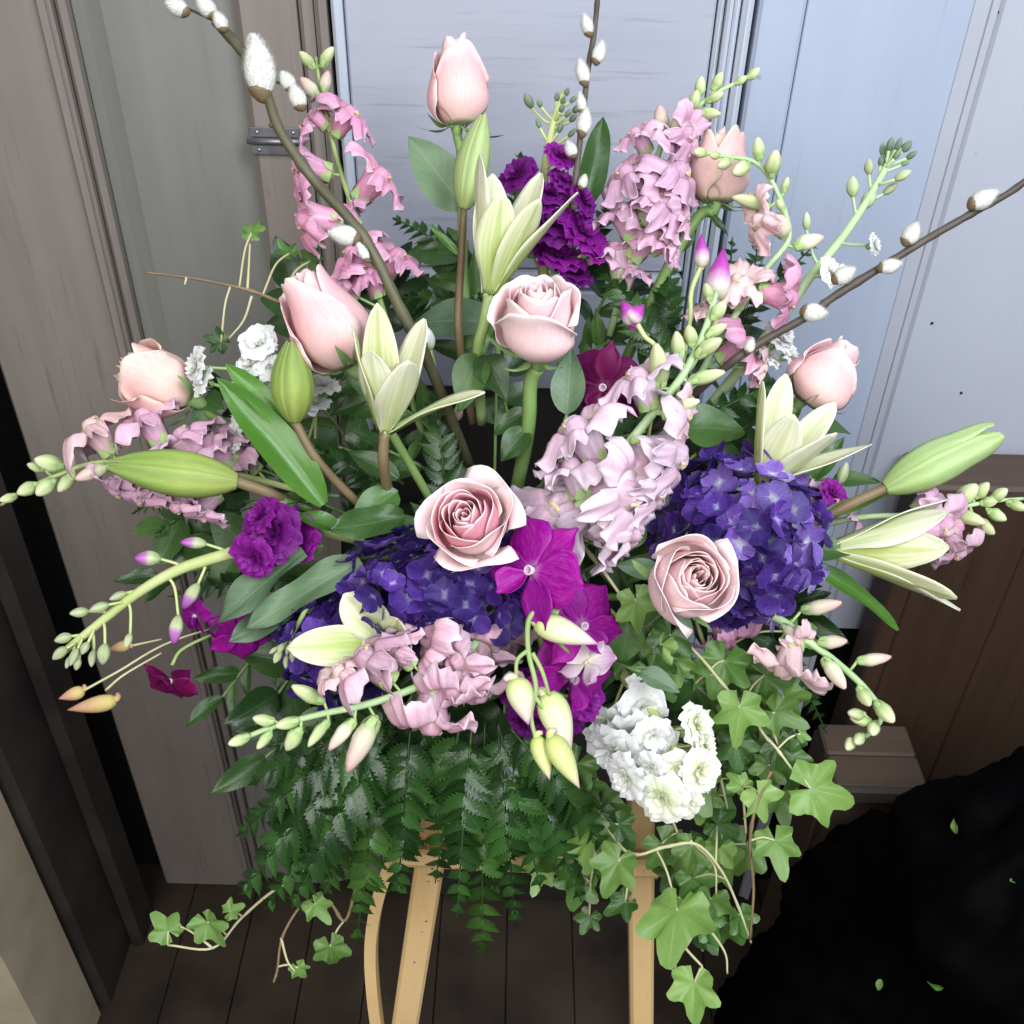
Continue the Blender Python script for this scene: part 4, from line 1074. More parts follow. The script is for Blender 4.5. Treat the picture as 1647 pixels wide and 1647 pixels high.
# ---- snapdragon floret: tube, two-lobed upper lip, three-lobed lower lip with palate, calyx.  +Z outward, +Y to the spike's tip
def snap_parts(seed):
    rng = random.Random(seed)
    q = [rng.uniform(0, 6) for _ in range(6)]
    tube = MB()
    tube.lathe([(.02, 0), (.15, .01), (.18, .08), (.19, .20), (.21, .34), (.245, .48), (.25, .54)], 14, lambda a, s: 1 + .14 * abs(sin(a)) * s)
    ub = rng.uniform(.5, 1.25); lb = rng.uniform(.8, 1.3); side = rng.uniform(.9, 1.15); asym = rng.uniform(-.22, .22)
    def upper(u, v):
        a = u * 1.5
        lob = abs(sin(pi * (abs(u) * .92 + .04))) ** .55
        L = (.15 + .33 * lob) * (1 - abs(u) ** 5 * .7) * (1 + asym * u)
        bx, by = .25 * sin(a), .27 * cos(a)
        o = L * v; roll = ub * v * v
        x = bx + sin(a * .9) * o * (.80 + .35 * v) * side
        y = by + cos(a * .8) * o * (.50 + .65 * v) - roll * .07
        z = .52 + o * (0.85 - 1.30 * roll) + .05 * sin(6 * u + q[0]) * v * v + .060 * sin(15 * u + q[1]) * v ** 2.2 + .046 * sin(31 * u + q[5]) * v ** 3.5 + .02 * sin(53 * u + q[2]) * v ** 4
        return (x, y, z)
    def lower(u, v):
        a = u * 1.6
        lob = .5 + .5 * cos(u * 3 * pi * .92)
        L = (.20 + .30 * lob ** .6) * (1 - abs(u) ** 6 * .7) * (1 - asym * u)
        bx, by = .26 * sin(a), -.24 * cos(a)
        o = L * v; dr = smooth((v - .10) / .75) * lb
        x = bx + sin(a * .9) * o * (.65 + .55 * v) * side
        y = by - cos(a * .85) * o * (.30 + .65 * dr)
        z = .52 + o * (0.95 - 1.10 * dr) + .05 * sin(7 * u + q[2]) * v * v + .065 * sin(16 * u + q[3]) * v ** 2.2 + .046 * sin(33 * u + q[4]) * v ** 3.5 + .02 * sin(57 * u + q[1]) * v ** 4
        return (x, y, z)
    def pouch(u, v):          # two swollen cheeks closing the mouth, a crease between them
        a = u * pi
        ra = (1 - v) ** .6
        ch = 1 - .22 * exp(-(sin(a) / .25) ** 2) * (1 - .5 * v)
        x = .25 * sin(a) * ra; y = -.03 + .21 * cos(a) * ra
        z = .50 + .22 * sin(pi * .5 * min(1, v * 1.25)) * ch - .10 * exp(-(x / .035) ** 2) * v - .05 * max(0, y) * 2
        return (x, y, z)
    up = thick(MB().grid(64, 10, upper), 0.006)
    lo = thick(MB().grid(68, 11, lower), 0.006)
    mo = MB().grid(20, 7, pouch)
    b = len(lo.v); lo.v += mo.v; lo.uv += [(q_[0], .2 + .5 * q_[1]) for q_ in mo.uv]; lo.f += [tuple(i + b for i in f) for f in mo.f]
    pal = MB().grid(6, 5, lambda u, v: (u * .085, -.135 - .06 * v, .655 + .06 * (1 - u * u) * sin(pi * v) ** .7 - .03 * exp(-(u / .2) ** 2)))
    cal = MB()
    for k in range(5):
        a0 = 2 * pi * k / 5 + .3
        cal.grid(3, 4, lambda u, v, a0=a0: ((.19 + .03 * v) * cos(a0 + u * .55 * (1 - v ** 2)), (.19 + .03 * v) * sin(a0 + u * .55 * (1 - v ** 2)), -.01 + .20 * v))
    cal.lathe([(.02, -.06), (.07, -.05), (.16, 0.0), (.19, .04)], 10)
    return tube.mesh('floret'), up.mesh('upper_lip'), lo.mesh('lower_lip'), cal.mesh('calyx'), pal.mesh('palate')
SNAP = [snap_parts(i) for i in range(8)]
def bud_mesh(seed, fat=.5, crease=True):
    mb = MB()
    n = 9
    mb.lathe([(max(.004, fat * .5 * sin(pi * (0.04 + .92 * (k / n)) ** 0.9) ** .75), k / n) for k in range(n + 1)], 12,
             (lambda a, s: 1 + .10 * cos(2 * a) * s - .14 * exp(-((s - .62) / .10) ** 2) * (0.5 + .5 * sin(a))) if crease else None)
    rng = random.Random(seed); b = rng.uniform(-.10, .10); c = rng.uniform(.05, .18)
    mb.v = [(x + b * z * z, y - c * z * z * (1 if crease else 0), z) for x, y, z in mb.v]
    return mb.mesh('bud')
BUD = [bud_mesh(i, f) for i, f in enumerate((.60, .66, .56, .70))]
BUDLONG = [bud_mesh(i + 10, f) for i, f in enumerate((.42, .46, .40))]
def bud_calyx():
    mb = MB()
    for k in range(5):
        a0 = 2 * pi * k / 5
        mb.grid(3, 4, lambda u, v, a0=a0: ((.12 + .16 * sin(pi * (.1 + .55 * v))) * cos(a0 + u * .6 * (1 - v ** 2)), (.12 + .16 * sin(pi * (.1 + .55 * v))) * sin(a0 + u * .6 * (1 - v ** 2)), -.02 + .46 * v))
    mb.lathe([(.04, -.10), (.07, -.06), (.14, 0.0), (.18, .05)], 10)
    return mb.mesh('calyx')
BCAL = bud_calyx()
def stem_near(S, x, y):
    """index of the point of the stem whose picture position is closest to pixel x,y"""
    best, bi = 1e9, 0
    for i, p in enumerate(S):
        q = p - CAM; dd = q.dot(FWD)
        u = HALF + F_PX * q.dot(RGT) / dd; w = HALF - F_PX * q.dot(UPV) / dd
        e = (u - x) ** 2 + (w - y) ** 2
        if e < best: best, bi = e, i
    return bi
def to_px(p):
    q = p - CAM; dd = q.dot(FWD)
    return HALF + F_PX * q.dot(RGT) / dd, HALF - F_PX * q.dot(UPV) / dd, dd
def snapdragon(label, pts, florets, buds, mat, smat='stem_mint', rpx=9, seed=0, bmat='snap_bud', leaves=()):
    """pts: stem, tip first (x,y[,d]); florets (x,y,size px[,mat]) centre of each; buds (x,y,size[,mat])"""
    P = [px(*p) if len(p) == 3 else px(p[0], p[1], dome(*p)) for p in pts]
    rng = random.Random(seed)
    t = thing('snapdragon', label, 'snapdragon', P[-1], 'snapdragon spikes')
    d0 = to_px(P[0])[2]
    stem(t, P, m_of(rpx * .30, d0), m_of(rpx * .62, d0), M[smat], 'stem', 8)
    S = spline(P, 10)
    def seat(x, y, size):
        i = stem_near(S, x, y); i = min(len(S) - 1, i + 3)
        b = S[i]; bx, by, bd = to_px(b)
        dx, dy = x - bx, y - by
        q = sqrt(dx * dx + dy * dy); half = size * .55
        tang = (S[max(0, i - 2)] - S[min(len(S) - 1, i + 2)]).normalized()
        if q > half * 1.25:      # sits on a longer pedicel
            k = 0.35 * q
        else:
            k = sqrt(max((half * half) - q * q, (0.25 * half) ** 2))
        ax = (RGT * dx - UPV * dy + BCK * k).normalized()
        ctr = px(x, y, bd - m_of(k, bd) * 0.9)
        return b, ctr, ax, tang, bd
    for f in florets:
        x, y, size = f[:3]; mm = f[3] if len(f) > 3 else mat
        b, ctr, ax, tang, bd = seat(x, y, size)
        s = m_of(size, bd) * 1.06
        org = ctr - ax * s * 0.42
        up = tang + UPV * .25
        v = SNAP[rng.randrange(len(SNAP))]
        Mx = frame(org, ax, up, s) @ Matrix.Rotation(rng.uniform(-.35, .35), 4, 'Z')
        fl = put('floret', v[0], M[mm], t, Mx)
        put('upper_lip', v[1], M[mm], fl, Mx); put('lower_lip', v[2], M[mm], fl, Mx)
        put('calyx', v[3], M['calyx_light'], fl, Mx); put('palate', v[4], M['palate'], fl, Mx)
        T = spline([b, (b + org) / 2, org], 2); mb = MB(); mb.tube(T, [m_of(2.4, bd)] * len(T), 6)
        put('pedicel', mb.mesh('pedicel', M['calyx_light']), M['calyx_light'], fl)
    for f in buds:
        x, y, size = f[:3]; mm = f[3] if len(f) > 3 else bmat
        b, ctr, ax, tang, bd = seat(x, y, size * 1.3)
        ax = (ax * .8 + tang * .45).normalized()
        s = m_of(size, bd)
        org = ctr - ax * s * .5
        v = BUD[rng.randrange(len(BUD))] if size < 48 else BUDLONG[rng.randrange(3)]
        Mx = frame(org, ax, tang, s)
        bo = put('bud', v, M[mm], t, Mx)
        put('calyx', BCAL, M['calyx_light'], bo, Mx @ Matrix.Scale(.92 if size < 48 else .62, 4))
        T = spline([b, org], 2); mb = MB(); mb.tube(T, [m_of(2.6, bd)] * len(T), 6)
        put('pedicel', mb.mesh('pedicel', M['calyx_light']), M['calyx_light'], bo)
    for L in leaves: leaf(t, 'lance', *L)
    return t

# ---- stock
def stock_floret(seed, single=False):
    rng = random.Random(seed); mb = MB()
    rings = [(6, 1.0, .10, .95), (6, .82, .30, .9), (5, .58, .62, .8), (5, .36, 1.0, .8)] if not single else [(4, 1.0, .12, 1.15), (4, .5, .6, .9)]
    for (n, R, rise, wd) in rings:
        for k in range(n):
            a0 = 2 * pi * (k + rng.uniform(-.15, .15)) / n + R * 5
            ph = rng.uniform(0, 6); r_ = rise + rng.uniform(-.14, .14); RR = R * rng.uniform(.88, 1.1)
            def fn(u, v, a0=a0, ph=ph, r_=r_, RR=RR):
                w = wd * (0.15 + .85 * smooth(v / .7)) * RR * .62
                L = RR * v * (1 - .10 * u * u)
                x = L * cos(r_); z = L * sin(r_) + .07 * sin(6 * u + ph) * v * v * (.4 + RR) + .05 * sin(11 * u + ph * 2) * v ** 3 - .16 * v ** 3 * RR * (r_ < .5)
                y = u * w
                return (x * cos(a0) - y * sin(a0), x * sin(a0) + y * cos(a0), z)
            mb.grid(6, 5, fn)
    mb.v = [(x * .5, y * .5, z * .5) for x, y, z in mb.v]
    return mb.mesh('floret')
STOCK = [stock_floret(i) for i in range(4)]
STOCK1 = [stock_floret(20 + i, True) for i in range(2)]
SBUD = [bud_mesh(30 + i, f, False) for i, f in enumerate((.55, .48, .62))]
def stock(label, pts, florets, buds, mat, smat='stem_pale', rpx=16, seed=0, leaves=(), bmat='stock_bud', name='stock_stem'):
    P = [px(*p) if len(p) == 3 else px(p[0], p[1], dome(*p)) for p in pts]
    rng = random.Random(seed)
    t = thing(name, label, 'stock', P[-1], 'stock stems')
    d0 = to_px(P[0])[2]
    stem(t, P, m_of(rpx * .28, d0), m_of(rpx * .55, d0), M[smat], 'stem', 8)
    S = spline(P, 10)
    for f in florets:
        x, y, size = f[:3]; mm = f[3] if len(f) > 3 and f[3] else mat; sg = len(f) > 4
        i = stem_near(S, x, y); b = S[min(len(S) - 1, i + 3)]; bx, by, bd = to_px(b)
        dx, dy = x - bx, y - by; q = sqrt(dx * dx + dy * dy)
        k = max(size * .8, .8 * q, sqrt(max(0, 60 ** 2 - q * q)))
        ax = (RGT * dx - UPV * dy + BCK * k + UPV * 12).normalized()
        c = px(x, y, bd - m_of(min(k, 60) * .8, bd)); s = m_of(size, bd)
        Mx = frame(c, ax, UPV, s) @ Matrix.Rotation(rng.uniform(0, 6), 4, 'Z')
        v = (STOCK1 if sg else STOCK)[rng.randrange(2 if sg else 4)]
        fo = put('floret', v, M[mm], t, Mx)
        T = spline([b, (b + c) / 2 - ax * .003, c], 3); mb = MB(); mb.tube(T, [m_of(2.6, bd)] * len(T), 6)
        put('pedicel', mb.mesh('pedicel', M[smat]), M[smat], fo)
        put('calyx', BCAL, M['calyx'], fo, frame(c - ax * s * .32, ax, UPV, s * .55))
    for f in buds:
        x, y, size = f[:3]; mm = f[3] if len(f) > 3 and f[3] else bmat
        tipm = f[4] if len(f) > 4 else None
        i = stem_near(S, x, y); b = S[min(len(S) - 1, i + 4)]; bx, by, bd = to_px(b)
        tang = (S[max(0, i - 2)] - S[min(len(S) - 1, i + 2)]).normalized()
        dx, dy = x - bx, y - by
        ax = ((RGT * dx - UPV * dy).normalized() * .9 + BCK * rng.uniform(0, .5) + tang * .35).normalized()
        s = m_of(size, bd); c = px(x, y, bd - rng.uniform(-.004, .012)) - ax * s * .5
        Mx = frame(c, ax, tang, s)
        bo = put('bud', SBUD[rng.randrange(3)], M[mm], t, Mx)
        if tipm:
            put('petal_tip', STOCK[rng.randrange(4)], M[tipm], bo, frame(c + ax * s * .80, ax, tang, s * .62))
        mid = (b + c) / 2 - ax * s * .3
        T = spline([b, mid, c + ax * s * .05], 4); mb = MB(); mb.tube(T, [m_of(2.5, bd)] * len(T), 6)
        put('pedicel', mb.mesh('pedicel', M[smat]), M[smat], bo)
    for L in leaves: leaf(t, *L[:-1], **L[-1])
    return t

# ---- hydrangea
def hydr_floret(seed):
    rng = random.Random(seed); mb = MB()
    for k in range(4):
        a0 = pi / 2 * k + rng.uniform(-.12, .12); ph = rng.uniform(0, 6); cup = rng.uniform(-.10, .55); R = rng.uniform(.9, 1.1)
        def fn(u, v, a0=a0, ph=ph, cup=cup, R=R):
            w = .56 * R * (0.12 + .88 * sin(pi * min(1, .08 + .62 * v))) * (1 - .72 * smooth((v - .72) / .28) ** 1.5)
            x = R * v * (1 - .05 * u * u); y = u * w
            z = cup * v * v + .05 * sin(4 * u + ph) * v + .05 * abs(u) * v + .03 * (k % 2)
            return (x * cos(a0) - y * sin(a0), x * sin(a0) + y * cos(a0), z)
        mb.grid(6, 6, fn)
    b = MB(); b.lathe([(.01, -.02), (.07, 0), (.075, .05), (.01, .10)], 7)
    b.uv = [(.5, 0.0)] * len(b.uv)
    mb.add(b, Matrix.Identity(4))
    mb.v = [(x * .5, y * .5, z * .5) for x, y, z in mb.v]
    return mb.mesh('floret')
HYD = [hydr_floret(i) for i in range(5)]
def hydrangea(label, cx, cy, rx, ry, d, n, size, mats, seed=0, depth=None, stem_to=None):
    rng = random.Random(seed)
    c = px(cx, cy, d); Rx, Ry = m_of(rx, d), m_of(ry, d); Rz = depth or (Rx + Ry) / 2.6
    t = thing('hydrangea', label, 'hydrangea', c - UPV * Ry * .6 - BCK * Rz, 'hydrangea heads')
    mb = MB(); mb.lathe([(.02, -.9), (.45, -.8), (.72, -.3), (.74, .1), (.6, .5), (.3, .72), (.02, .8)], 16)
    put('flower_core', mb.mesh('flower_core', M['leaf_dark']), M['leaf_dark'], t, frame(c - BCK * Rz * .15, BCK, UPV, 1.0, Rx * .80, Ry * .80, Rz * .85))
    stem(t, [c - BCK * Rz * .3, HEART(seed)], .004, .004, M['stem_green'])
    for i in range(n):
        zz = 1 - 1.25 * (i + .5) / n; rr = sqrt(max(0, 1 - zz * zz)); a = i * 2.39996 + rng.uniform(-.1, .1)
        dx, dy = rr * cos(a), rr * sin(a)
        jit = rng.uniform(.86, 1.08) * (1 + .13 * sin(3.1 * a + seed) * rr + .09 * sin(5.0 * zz * 2 + 2.3 * a))
        jit = min(jit, 1.10)
        p = c + RGT * dx * Rx * jit + UPV * dy * Ry * jit + BCK * zz * Rz * jit
        nr = (RGT * dx / Rx + UPV * dy / Ry + BCK * zz / Rz).normalized()
        nr = (nr + Vector((rng.uniform(-.5, .5), rng.uniform(-.5, .5), rng.uniform(-.3, .5))) * 1.15).normalized()
        s = m_of(size, d) * rng.uniform(.8, 1.2)
        q_ = rng.random(); m = mats[0] if q_ < .50 else (mats[1] if q_ < .90 else mats[2])
        put('floret', HYD[rng.randrange(5)], M[m], t, frame(p, nr, UPV, s) @ Matrix.Rotation(rng.uniform(0, 6), 4, 'Z'))
    return t

# ---- orchid
def op_mesh(name, L, W, tipw=.3, bend=.15, cup=.2, seed=0):
    rng = random.Random(seed); ph = rng.uniform(0, 6)
    def fn(u, v):
        w = W * .5 * (0.16 + .84 * smooth(v / .45)) * (1 - (1 - tipw * .2) * smooth((v - .58) / .42) ** 1.6)
        return (u * w, L * v, cup * u * u * w - bend * v * v * L + .03 * sin(3 * u + ph + 5 * v) * v)
    return thick(MB().grid(8, 10, fn), 0.012).mesh(name)
O_SEP = [op_mesh('sepal', 1, .60, .2, .18, .2, i) for i in range(2)]
O_PET = [op_mesh('petal', 1, .98, .4, .10, -.12, 5 + i) for i in range(2)]
O_LIP = [op_mesh('lip', .62, .50, .5, -.35, .9, 9)]
def o_col():
    mb = MB(); mb.lathe([(.04, -.05), (.07, .05), (.090, .15), (.075, .17), (.05, .13), (.01, .11)], 12); return mb.mesh('throat')
O_COL = o_col()
def orchid(label, flowers, stems=(), buds=(), seed=0, mat='orchid', base=None, smat='stem_green', lip=True, group=None):
    """flowers: (x,y,size px,axis(dx,dy,k),rot deg,d[,mat]); buds (x0,y0,x1,y1,wpx,mat,d)"""
    b0 = base or px(flowers[0][0], flowers[0][1], flowers[0][5] + .06) if flowers else base
    if b0 is None: b0 = px(buds[0][0], buds[0][1], buds[0][6])
    t = thing('orchid_spray', label, 'orchid', b0, group)
    rng = random.Random(seed)
    for f in flowers:
        x, y, s, ax, rot, d = f[:6]; mm = f[6] if len(f) > 6 else mat
        c = px(x, y, d); S = m_of(s, d) * .5
        Mx = frame(c, idir(*ax), UPV, S) @ Matrix.Rotation(radians(rot), 4, 'Z')
        fl = put('flower', O_COL, M['orchid_lip'], t, Mx)
        for k, a in enumerate((0, 122, -122)):
            put('sepal', O_SEP[k % 2], M[mm], fl, Mx @ Matrix.Rotation(radians(a), 4, 'Z') @ Matrix.Rotation(rng.uniform(-.2, .25), 4, 'X'))
        for k, a in enumerate((62, -62)):
            put('petal', O_PET[k], M[mm], fl, Mx @ Matrix.Translation((0, 0, .04)) @ Matrix.Rotation(radians(a), 4, 'Z') @ Matrix.Rotation(rng.uniform(-.15, .2), 4, 'X'))
        if lip:
            put('lip', O_LIP[0], M[mm], fl, Mx @ Matrix.Translation((0, -.02, .08)) @ Matrix.Rotation(pi, 4, 'Z') @ Matrix.Rotation(.35, 4, 'X'))
    for (pts, r) in stems:
        P = [px(*p) for p in pts]; stem(t, P, m_of(r, P and to_px(P[0])[2]), m_of(r * .7, to_px(P[0])[2]), M[smat], 'stem', 8)
    for (x0, y0, x1, y1, w, mm, d) in buds:
        a, b = px(x0, y0, d), px(x1, y1, d - .006); L = (b - a).length; W = m_of(w, d)
        mb = MB()
        mb.lathe([(W * max(.02, sin(pi * (.10 + .90 * (k / 10) ** 0.85) ** 0.8) ** .9 * .5), L * k / 10) for k in range(11)], 12, lambda an, s: 1 + .07 * cos(3 * an))
        zz = (b - a).normalized()
        bo = put('bud', mb.mesh('bud'), M[mm], t, frame(a, zz, BCK))
        sd = zz.cross(BCK).normalized() * (1 if rng.random() > .5 else -1)
        mb = MB(); T = spline([a + zz * L * .10, a - zz * L * .06 + sd * W * .12, a - zz * L * .05 + sd * W * .40], 4); mb.tube(T, [W * .26 * (1 - .6 * i / (len(T) - 1)) for i in range(len(T))], 7)
        put('spur', mb.mesh('spur', M[mm]), M[mm], bo)
    return t

# ---- pussy willow
def catkin_mesh(seed):
    rng = random.Random(seed); mb = MB()
    n = 10
    pr = lambda s: max(.01, .29 * sin(pi * (.05 + .93 * s) ** .85) ** .7)
    mb.lathe([(pr(k / n), k / n) for k in range(n + 1)], 14)
    for k in range(1600):
        s = rng.random() ** .9; a = rng.uniform(0, 2 * pi); r = pr(s)
        p = Vector((r * cos(a), r * sin(a), s)); nr = Vector((cos(a), sin(a), (s - .35) * .9 + .35)).normalized()
        q = p + nr * rng.uniform(.03, .10) + Vector((0, 0, .045))
        tt = nr.cross(Vector((0, 0, 1))).normalized() * .006
        b = len(mb.v); mb.v += [tuple(p - tt), tuple(p + tt), tuple(q)]; mb.uv += [(0, 0)] * 3; mb.f.append((b, b + 1, b + 2))
    return mb.mesh('catkin')
CAT = [catkin_mesh(i) for i in range(3)]
def scale_mesh():
    mb = MB(); mb.lathe([(.04, -.14), (.12, -.10), (.20, .0), (.24, .10), (.25, .18)], 10, lambda a, s: 1 + .25 * s * cos(a)); return mb.mesh('bud_scale')
BSC = scale_mesh()
def willow(label, pts, cats, r0, r1, mat='bark', side=(), seed=0):
    P = [px(*p) for p in pts]
    t = thing('pussy_willow_branch', label, 'willow branch', P[-1], 'pussy willow branches')
    stem(t, P, r0, r1, M[mat], 'twig', 9, knob=0.22, seed=seed)
    S = spline(P, 14); rng = random.Random(seed)
    for (pp, r) in side: stem(t, [px(*q) for q in pp], r, r * .7, M['bark'], 'side_twig', 7)
    for (x, y, l, w, dx, dy) in cats:
        i = stem_near(S, x, y); bd = to_px(S[i])[2] - .006
        ax = idir(dx, dy, .25); s = m_of(l, bd)
        c = px(x, y, bd) - ax * s * .5
        ww = (w / l) / .58
        k = put('catkin', CAT[rng.randrange(3)], M['catkin'], t, frame(c, ax, BCK, s, ww, ww, 1))
        o = put('bud_scale', BSC, M['stem_brown'], t, frame(c, ax, BCK, s * .9, ww, ww, 1))
    for kk in range(len(S) // 9):
        i = kk * 9 + 4
        if i >= len(S): break
        tg = (S[min(i + 1, len(S) - 1)] - S[i - 1]).normalized()
        n_ = (tg.cross(BCK) * rng.choice((-1, 1)) + BCK * .3).normalized()
        put('bud_scale', BSC, M[mat], t, frame(S[i], (n_ - tg * .8), BCK, r0 * 1.7))
    return t
# ------------------------------------------------------------------ roses
r = rose('tall blush rosebud standing highest above all the flowers', 735, 202, (-0.02, -1, 0.18), 98, 140, 'rose', 'bud', 3, d=0.83, n=11, stem_to=[(742, 260, .835), (745, 420, .84), (760, 640, .86)], sep=1.25, stem_px=15)
leaf(r, 'ovate', 748, 338, 656, 214, 'leaf_grey', .84, .83, 80, (0.2, 0.2, 1), 0)
leaf(r, 'tooth', 745, 412, 652, 392, 'leaf_dark', .85, .845, 62, (0, -.4, 1), 1)
leaf(r, 'lance', 738, 410, 690, 360, 'leaf_lily', .835, .83, 14, (0, -.2, 1), 0)
r = rose('blush rose with a tight centre right below the open green lily', 864, 574, (-0.04, -1.0, 0.80), 142, 132, 'rose', 'half', 11, d=0.745, n=22, outer_mat='rose_outer', stem_to=[(853, 620, .76), (848, 700, .78), (820, 840, .84)], roll=0.6, stem_px=24)
leaf(r, 'ovate', 848, 690, 805, 735, 'leaf_mid', .775, .765, 48, (-.1, -.3, 1), 1)
leaf(r, 'ovate', 850, 662, 790, 690, 'leaf_dark', .785, .78, 36, (0, -.4, 1), 2)
r = rose('pale pink rosebud leaning left above the upright green lily bud', 566, 585, (-0.46, -0.80, 0.30), 140, 165, 'rose', 'bud', 7, d=0.775, n=13, stem_to=[(620, 680, .80), (720, 850, .86)])
r = rose('peach rose facing left above the leftmost snapdragon spike', 310, 642, (-0.90, -0.48, 0.26), 124, 128, 'rose_peach', 'half', 9, d=0.81, n=16, stem_to=[(360, 680, .82), (520, 760, .86)])
leaf(r, 'ovate', 318, 652, 336, 690, 'leaf_mid', .815, .81, 34, (0, -.2, 1), 1)
leaf(r, 'ovate', 330, 640, 352, 652, 'leaf_mid', .815, .80, 40, (0, -.2, 1), 1)
r = rose('fully open pink rose in the middle facing the viewer', 766, 858, (-0.22, -0.42, 1.0), 140, 100, 'rose_pink', 'open', 21, d=0.725, n=24, outer_mat='rose_outer', stem_to=[(775, 900, .80), (790, 950, .88)], roll=2.2)
r = rose('round blush rose beside the right hydrangea with swirled centre', 1088, 946, (0.22, -0.28, 1.0), 146, 112, 'rose', 'half', 33, d=0.715, n=24, outer_mat='rose_outer', stem_to=[(1050, 960, .82), (900, 960, .88)], roll=1.1)
leaf(r, 'ovate', 1060, 920, 992, 908, 'leaf_grey', .755, .75, 36, (0, -.2, 1), 0)
leaf(r, 'ovate', 1080, 975, 1118, 1022, 'leaf_grey', .75, .75, 24, (0, -.2, 1), 0)
r = rose('blush rosebud leaning right against the pale door above a lily', 1290, 642, (0.50, -0.62, 0.30), 108, 116, 'rose', 'bud', 15, d=0.815, n=13, stem_to=[(1240, 700, .83), (1100, 860, .87)])
r = rose('peach rosebud half hidden behind the upper right snapdragon', 1150, 325, (0.06, -1, 0.14), 108, 116, 'rose_peach', 'bud', 19, d=0.84, n=12, stem_to=[(1122, 350, .845), (1062, 455, .85), (980, 640, .87)], sep=1.2, stem_px=19)
leaf(r, 'ovate', 1108, 352, 1072, 420, 'leaf_dark', .85, .85, 46, (.3, -.2, 1), 0)
leaf(r, 'lance', 1138, 340, 1172, 378, 'leaf_mid', .84, .835, 12, (0, -.2, 1), 0)

# ------------------------------------------------------------------ lilies
def lily_thing(label, loc): return thing('lily', label, 'lily', loc, 'green white lilies')
# A: tall stem with closed bud and half open flower
t = lily_thing('half open green lily and its tall closed bud below the highest rose', px(770, 610, .80))
stem(t, [px(746, 335, .80), px(742, 420, .805), px(738, 540, .81), px(760, 680, .85)], m_of(6, .8), m_of(7, .8), M['stem_brown'], 'stem')
lily_bud(t, px(747, 335, .80), idir(.22, -1, .12), m_of(150, .80), m_of(55, .80), BCK, 1, mat='lily_bud_pale')
stem(t, [px(787, 476, .775), px(778, 520, .78), px(768, 575, .79), px(775, 680, .84)], m_of(9, .8), m_of(9, .8), M['stem_green'], 'stem')
ups = idir(1, 0, 0)
lily_flower(t, px(787, 472, .775), idir(.13, -1, .30), m_of(205, .775), [(95, .40, .22, .80), (20, .28, .0, 1.04), (172, .55, .62, 1.0), (225, .40, .34, 1.02), (138, .48, .42, .84), (310, .16, .06, .90)], BCK, 3, wid=.37)
leaf(t, 'ovate', 770, 572, 738, 640, 'leaf_mid', .785, .765, 62, (0, -.4, 1), 2)
leaf(t, 'ovate', 775, 572, 812, 622, 'leaf_mid', .785, .765, 56, (0, -.4, 1), 2)
leaf(t, 'lance', 765, 575, 790, 520, 'leaf_lily', .785, .78, 20, (.2, 0, 1), 0)
# B: half open flower left of centre
t = lily_thing('half open green lily with one petal spread right, left of the centre', px(620, 790, .80))
stem(t, [px(618, 695, .755), px(618, 760, .77), px(640, 850, .84)], m_of(9, .77), m_of(9, .77), M['stem_brown'], 'stem')
lily_flower(t, px(620, 694, .755), idir(.06, -1, .48), m_of(188, .755), [(10, .34, .10, .96), (125, .48, .46, .84), (168, .95, 1.20, .95), (225, .42, .36, 1.0), (300, .20, .04, 1.08), (65, .30, .16, .80)], BCK, 5, wid=.38)
leaf(t, 'strap', 640, 770, 560, 720, 'leaf_mid', .80, .79, 40, (0, -.4, 1), 1)
# C: upright bud with broad leaves
t = lily_thing('upright green lily bud with two long bright leaves, left', px(570, 805, .80))
stem(t, [px(474, 678, .765), px(510, 740, .77), px(572, 805, .80), px(660, 880, .86)], m_of(8, .77), m_of(7, .77), M['stem_brown'], 'stem')
lily_bud(t, px(474, 677, .765), idir(.02, -1, .30), m_of(130, .765), m_of(69, .765), BCK, 2)
leaf(t, 'strap', 520, 812, 350, 602, 'leaf_lily', .775, .755, 70, (.45, -.2, 1), 0)
leaf(t, 'strap', 468, 694, 362, 582, 'leaf_lily', .772, .762, 42, (.4, -.1, 1), 0)
leaf(t, 'strap', 545, 800, 385, 806, 'leaf_mid', .79, .775, 28, (0, -.8, .8), 1)
leaf(t, 'strap', 560, 860, 470, 815, 'leaf_lily', .78, .77, 40, (0, -.8, .8), 1)
leaf(t, 'wavy', 650, 830, 530, 860, 'leaf_mid', .775, .755, 60, (.2, -.5, 1), 2)
leaf(t, 'ovate', 640, 790, 560, 840, 'leaf_mid', .785, .765, 60, (.2, -.5, 1), 1)
# D: horizontal bud at left
t = lily_thing('big green lily bud lying level across the left snapdragon', px(480, 815, .80))
stem(t, [px(380, 774, .765), px(440, 796, .775), px(520, 830, .82), px(640, 890, .87)], m_of(10, .77), m_of(8, .77), M['stem_brown'], 'stem')
lily_bud(t, px(382, 775, .765), idir(-1, -.13, .12), m_of(204, .765), m_of(76, .765), idir(0, -1, 1), 4)
leaf(t, 'strap', 500, 820, 400, 800, 'leaf_lily', .785, .765, 22, (0, -.7, 1), 1)
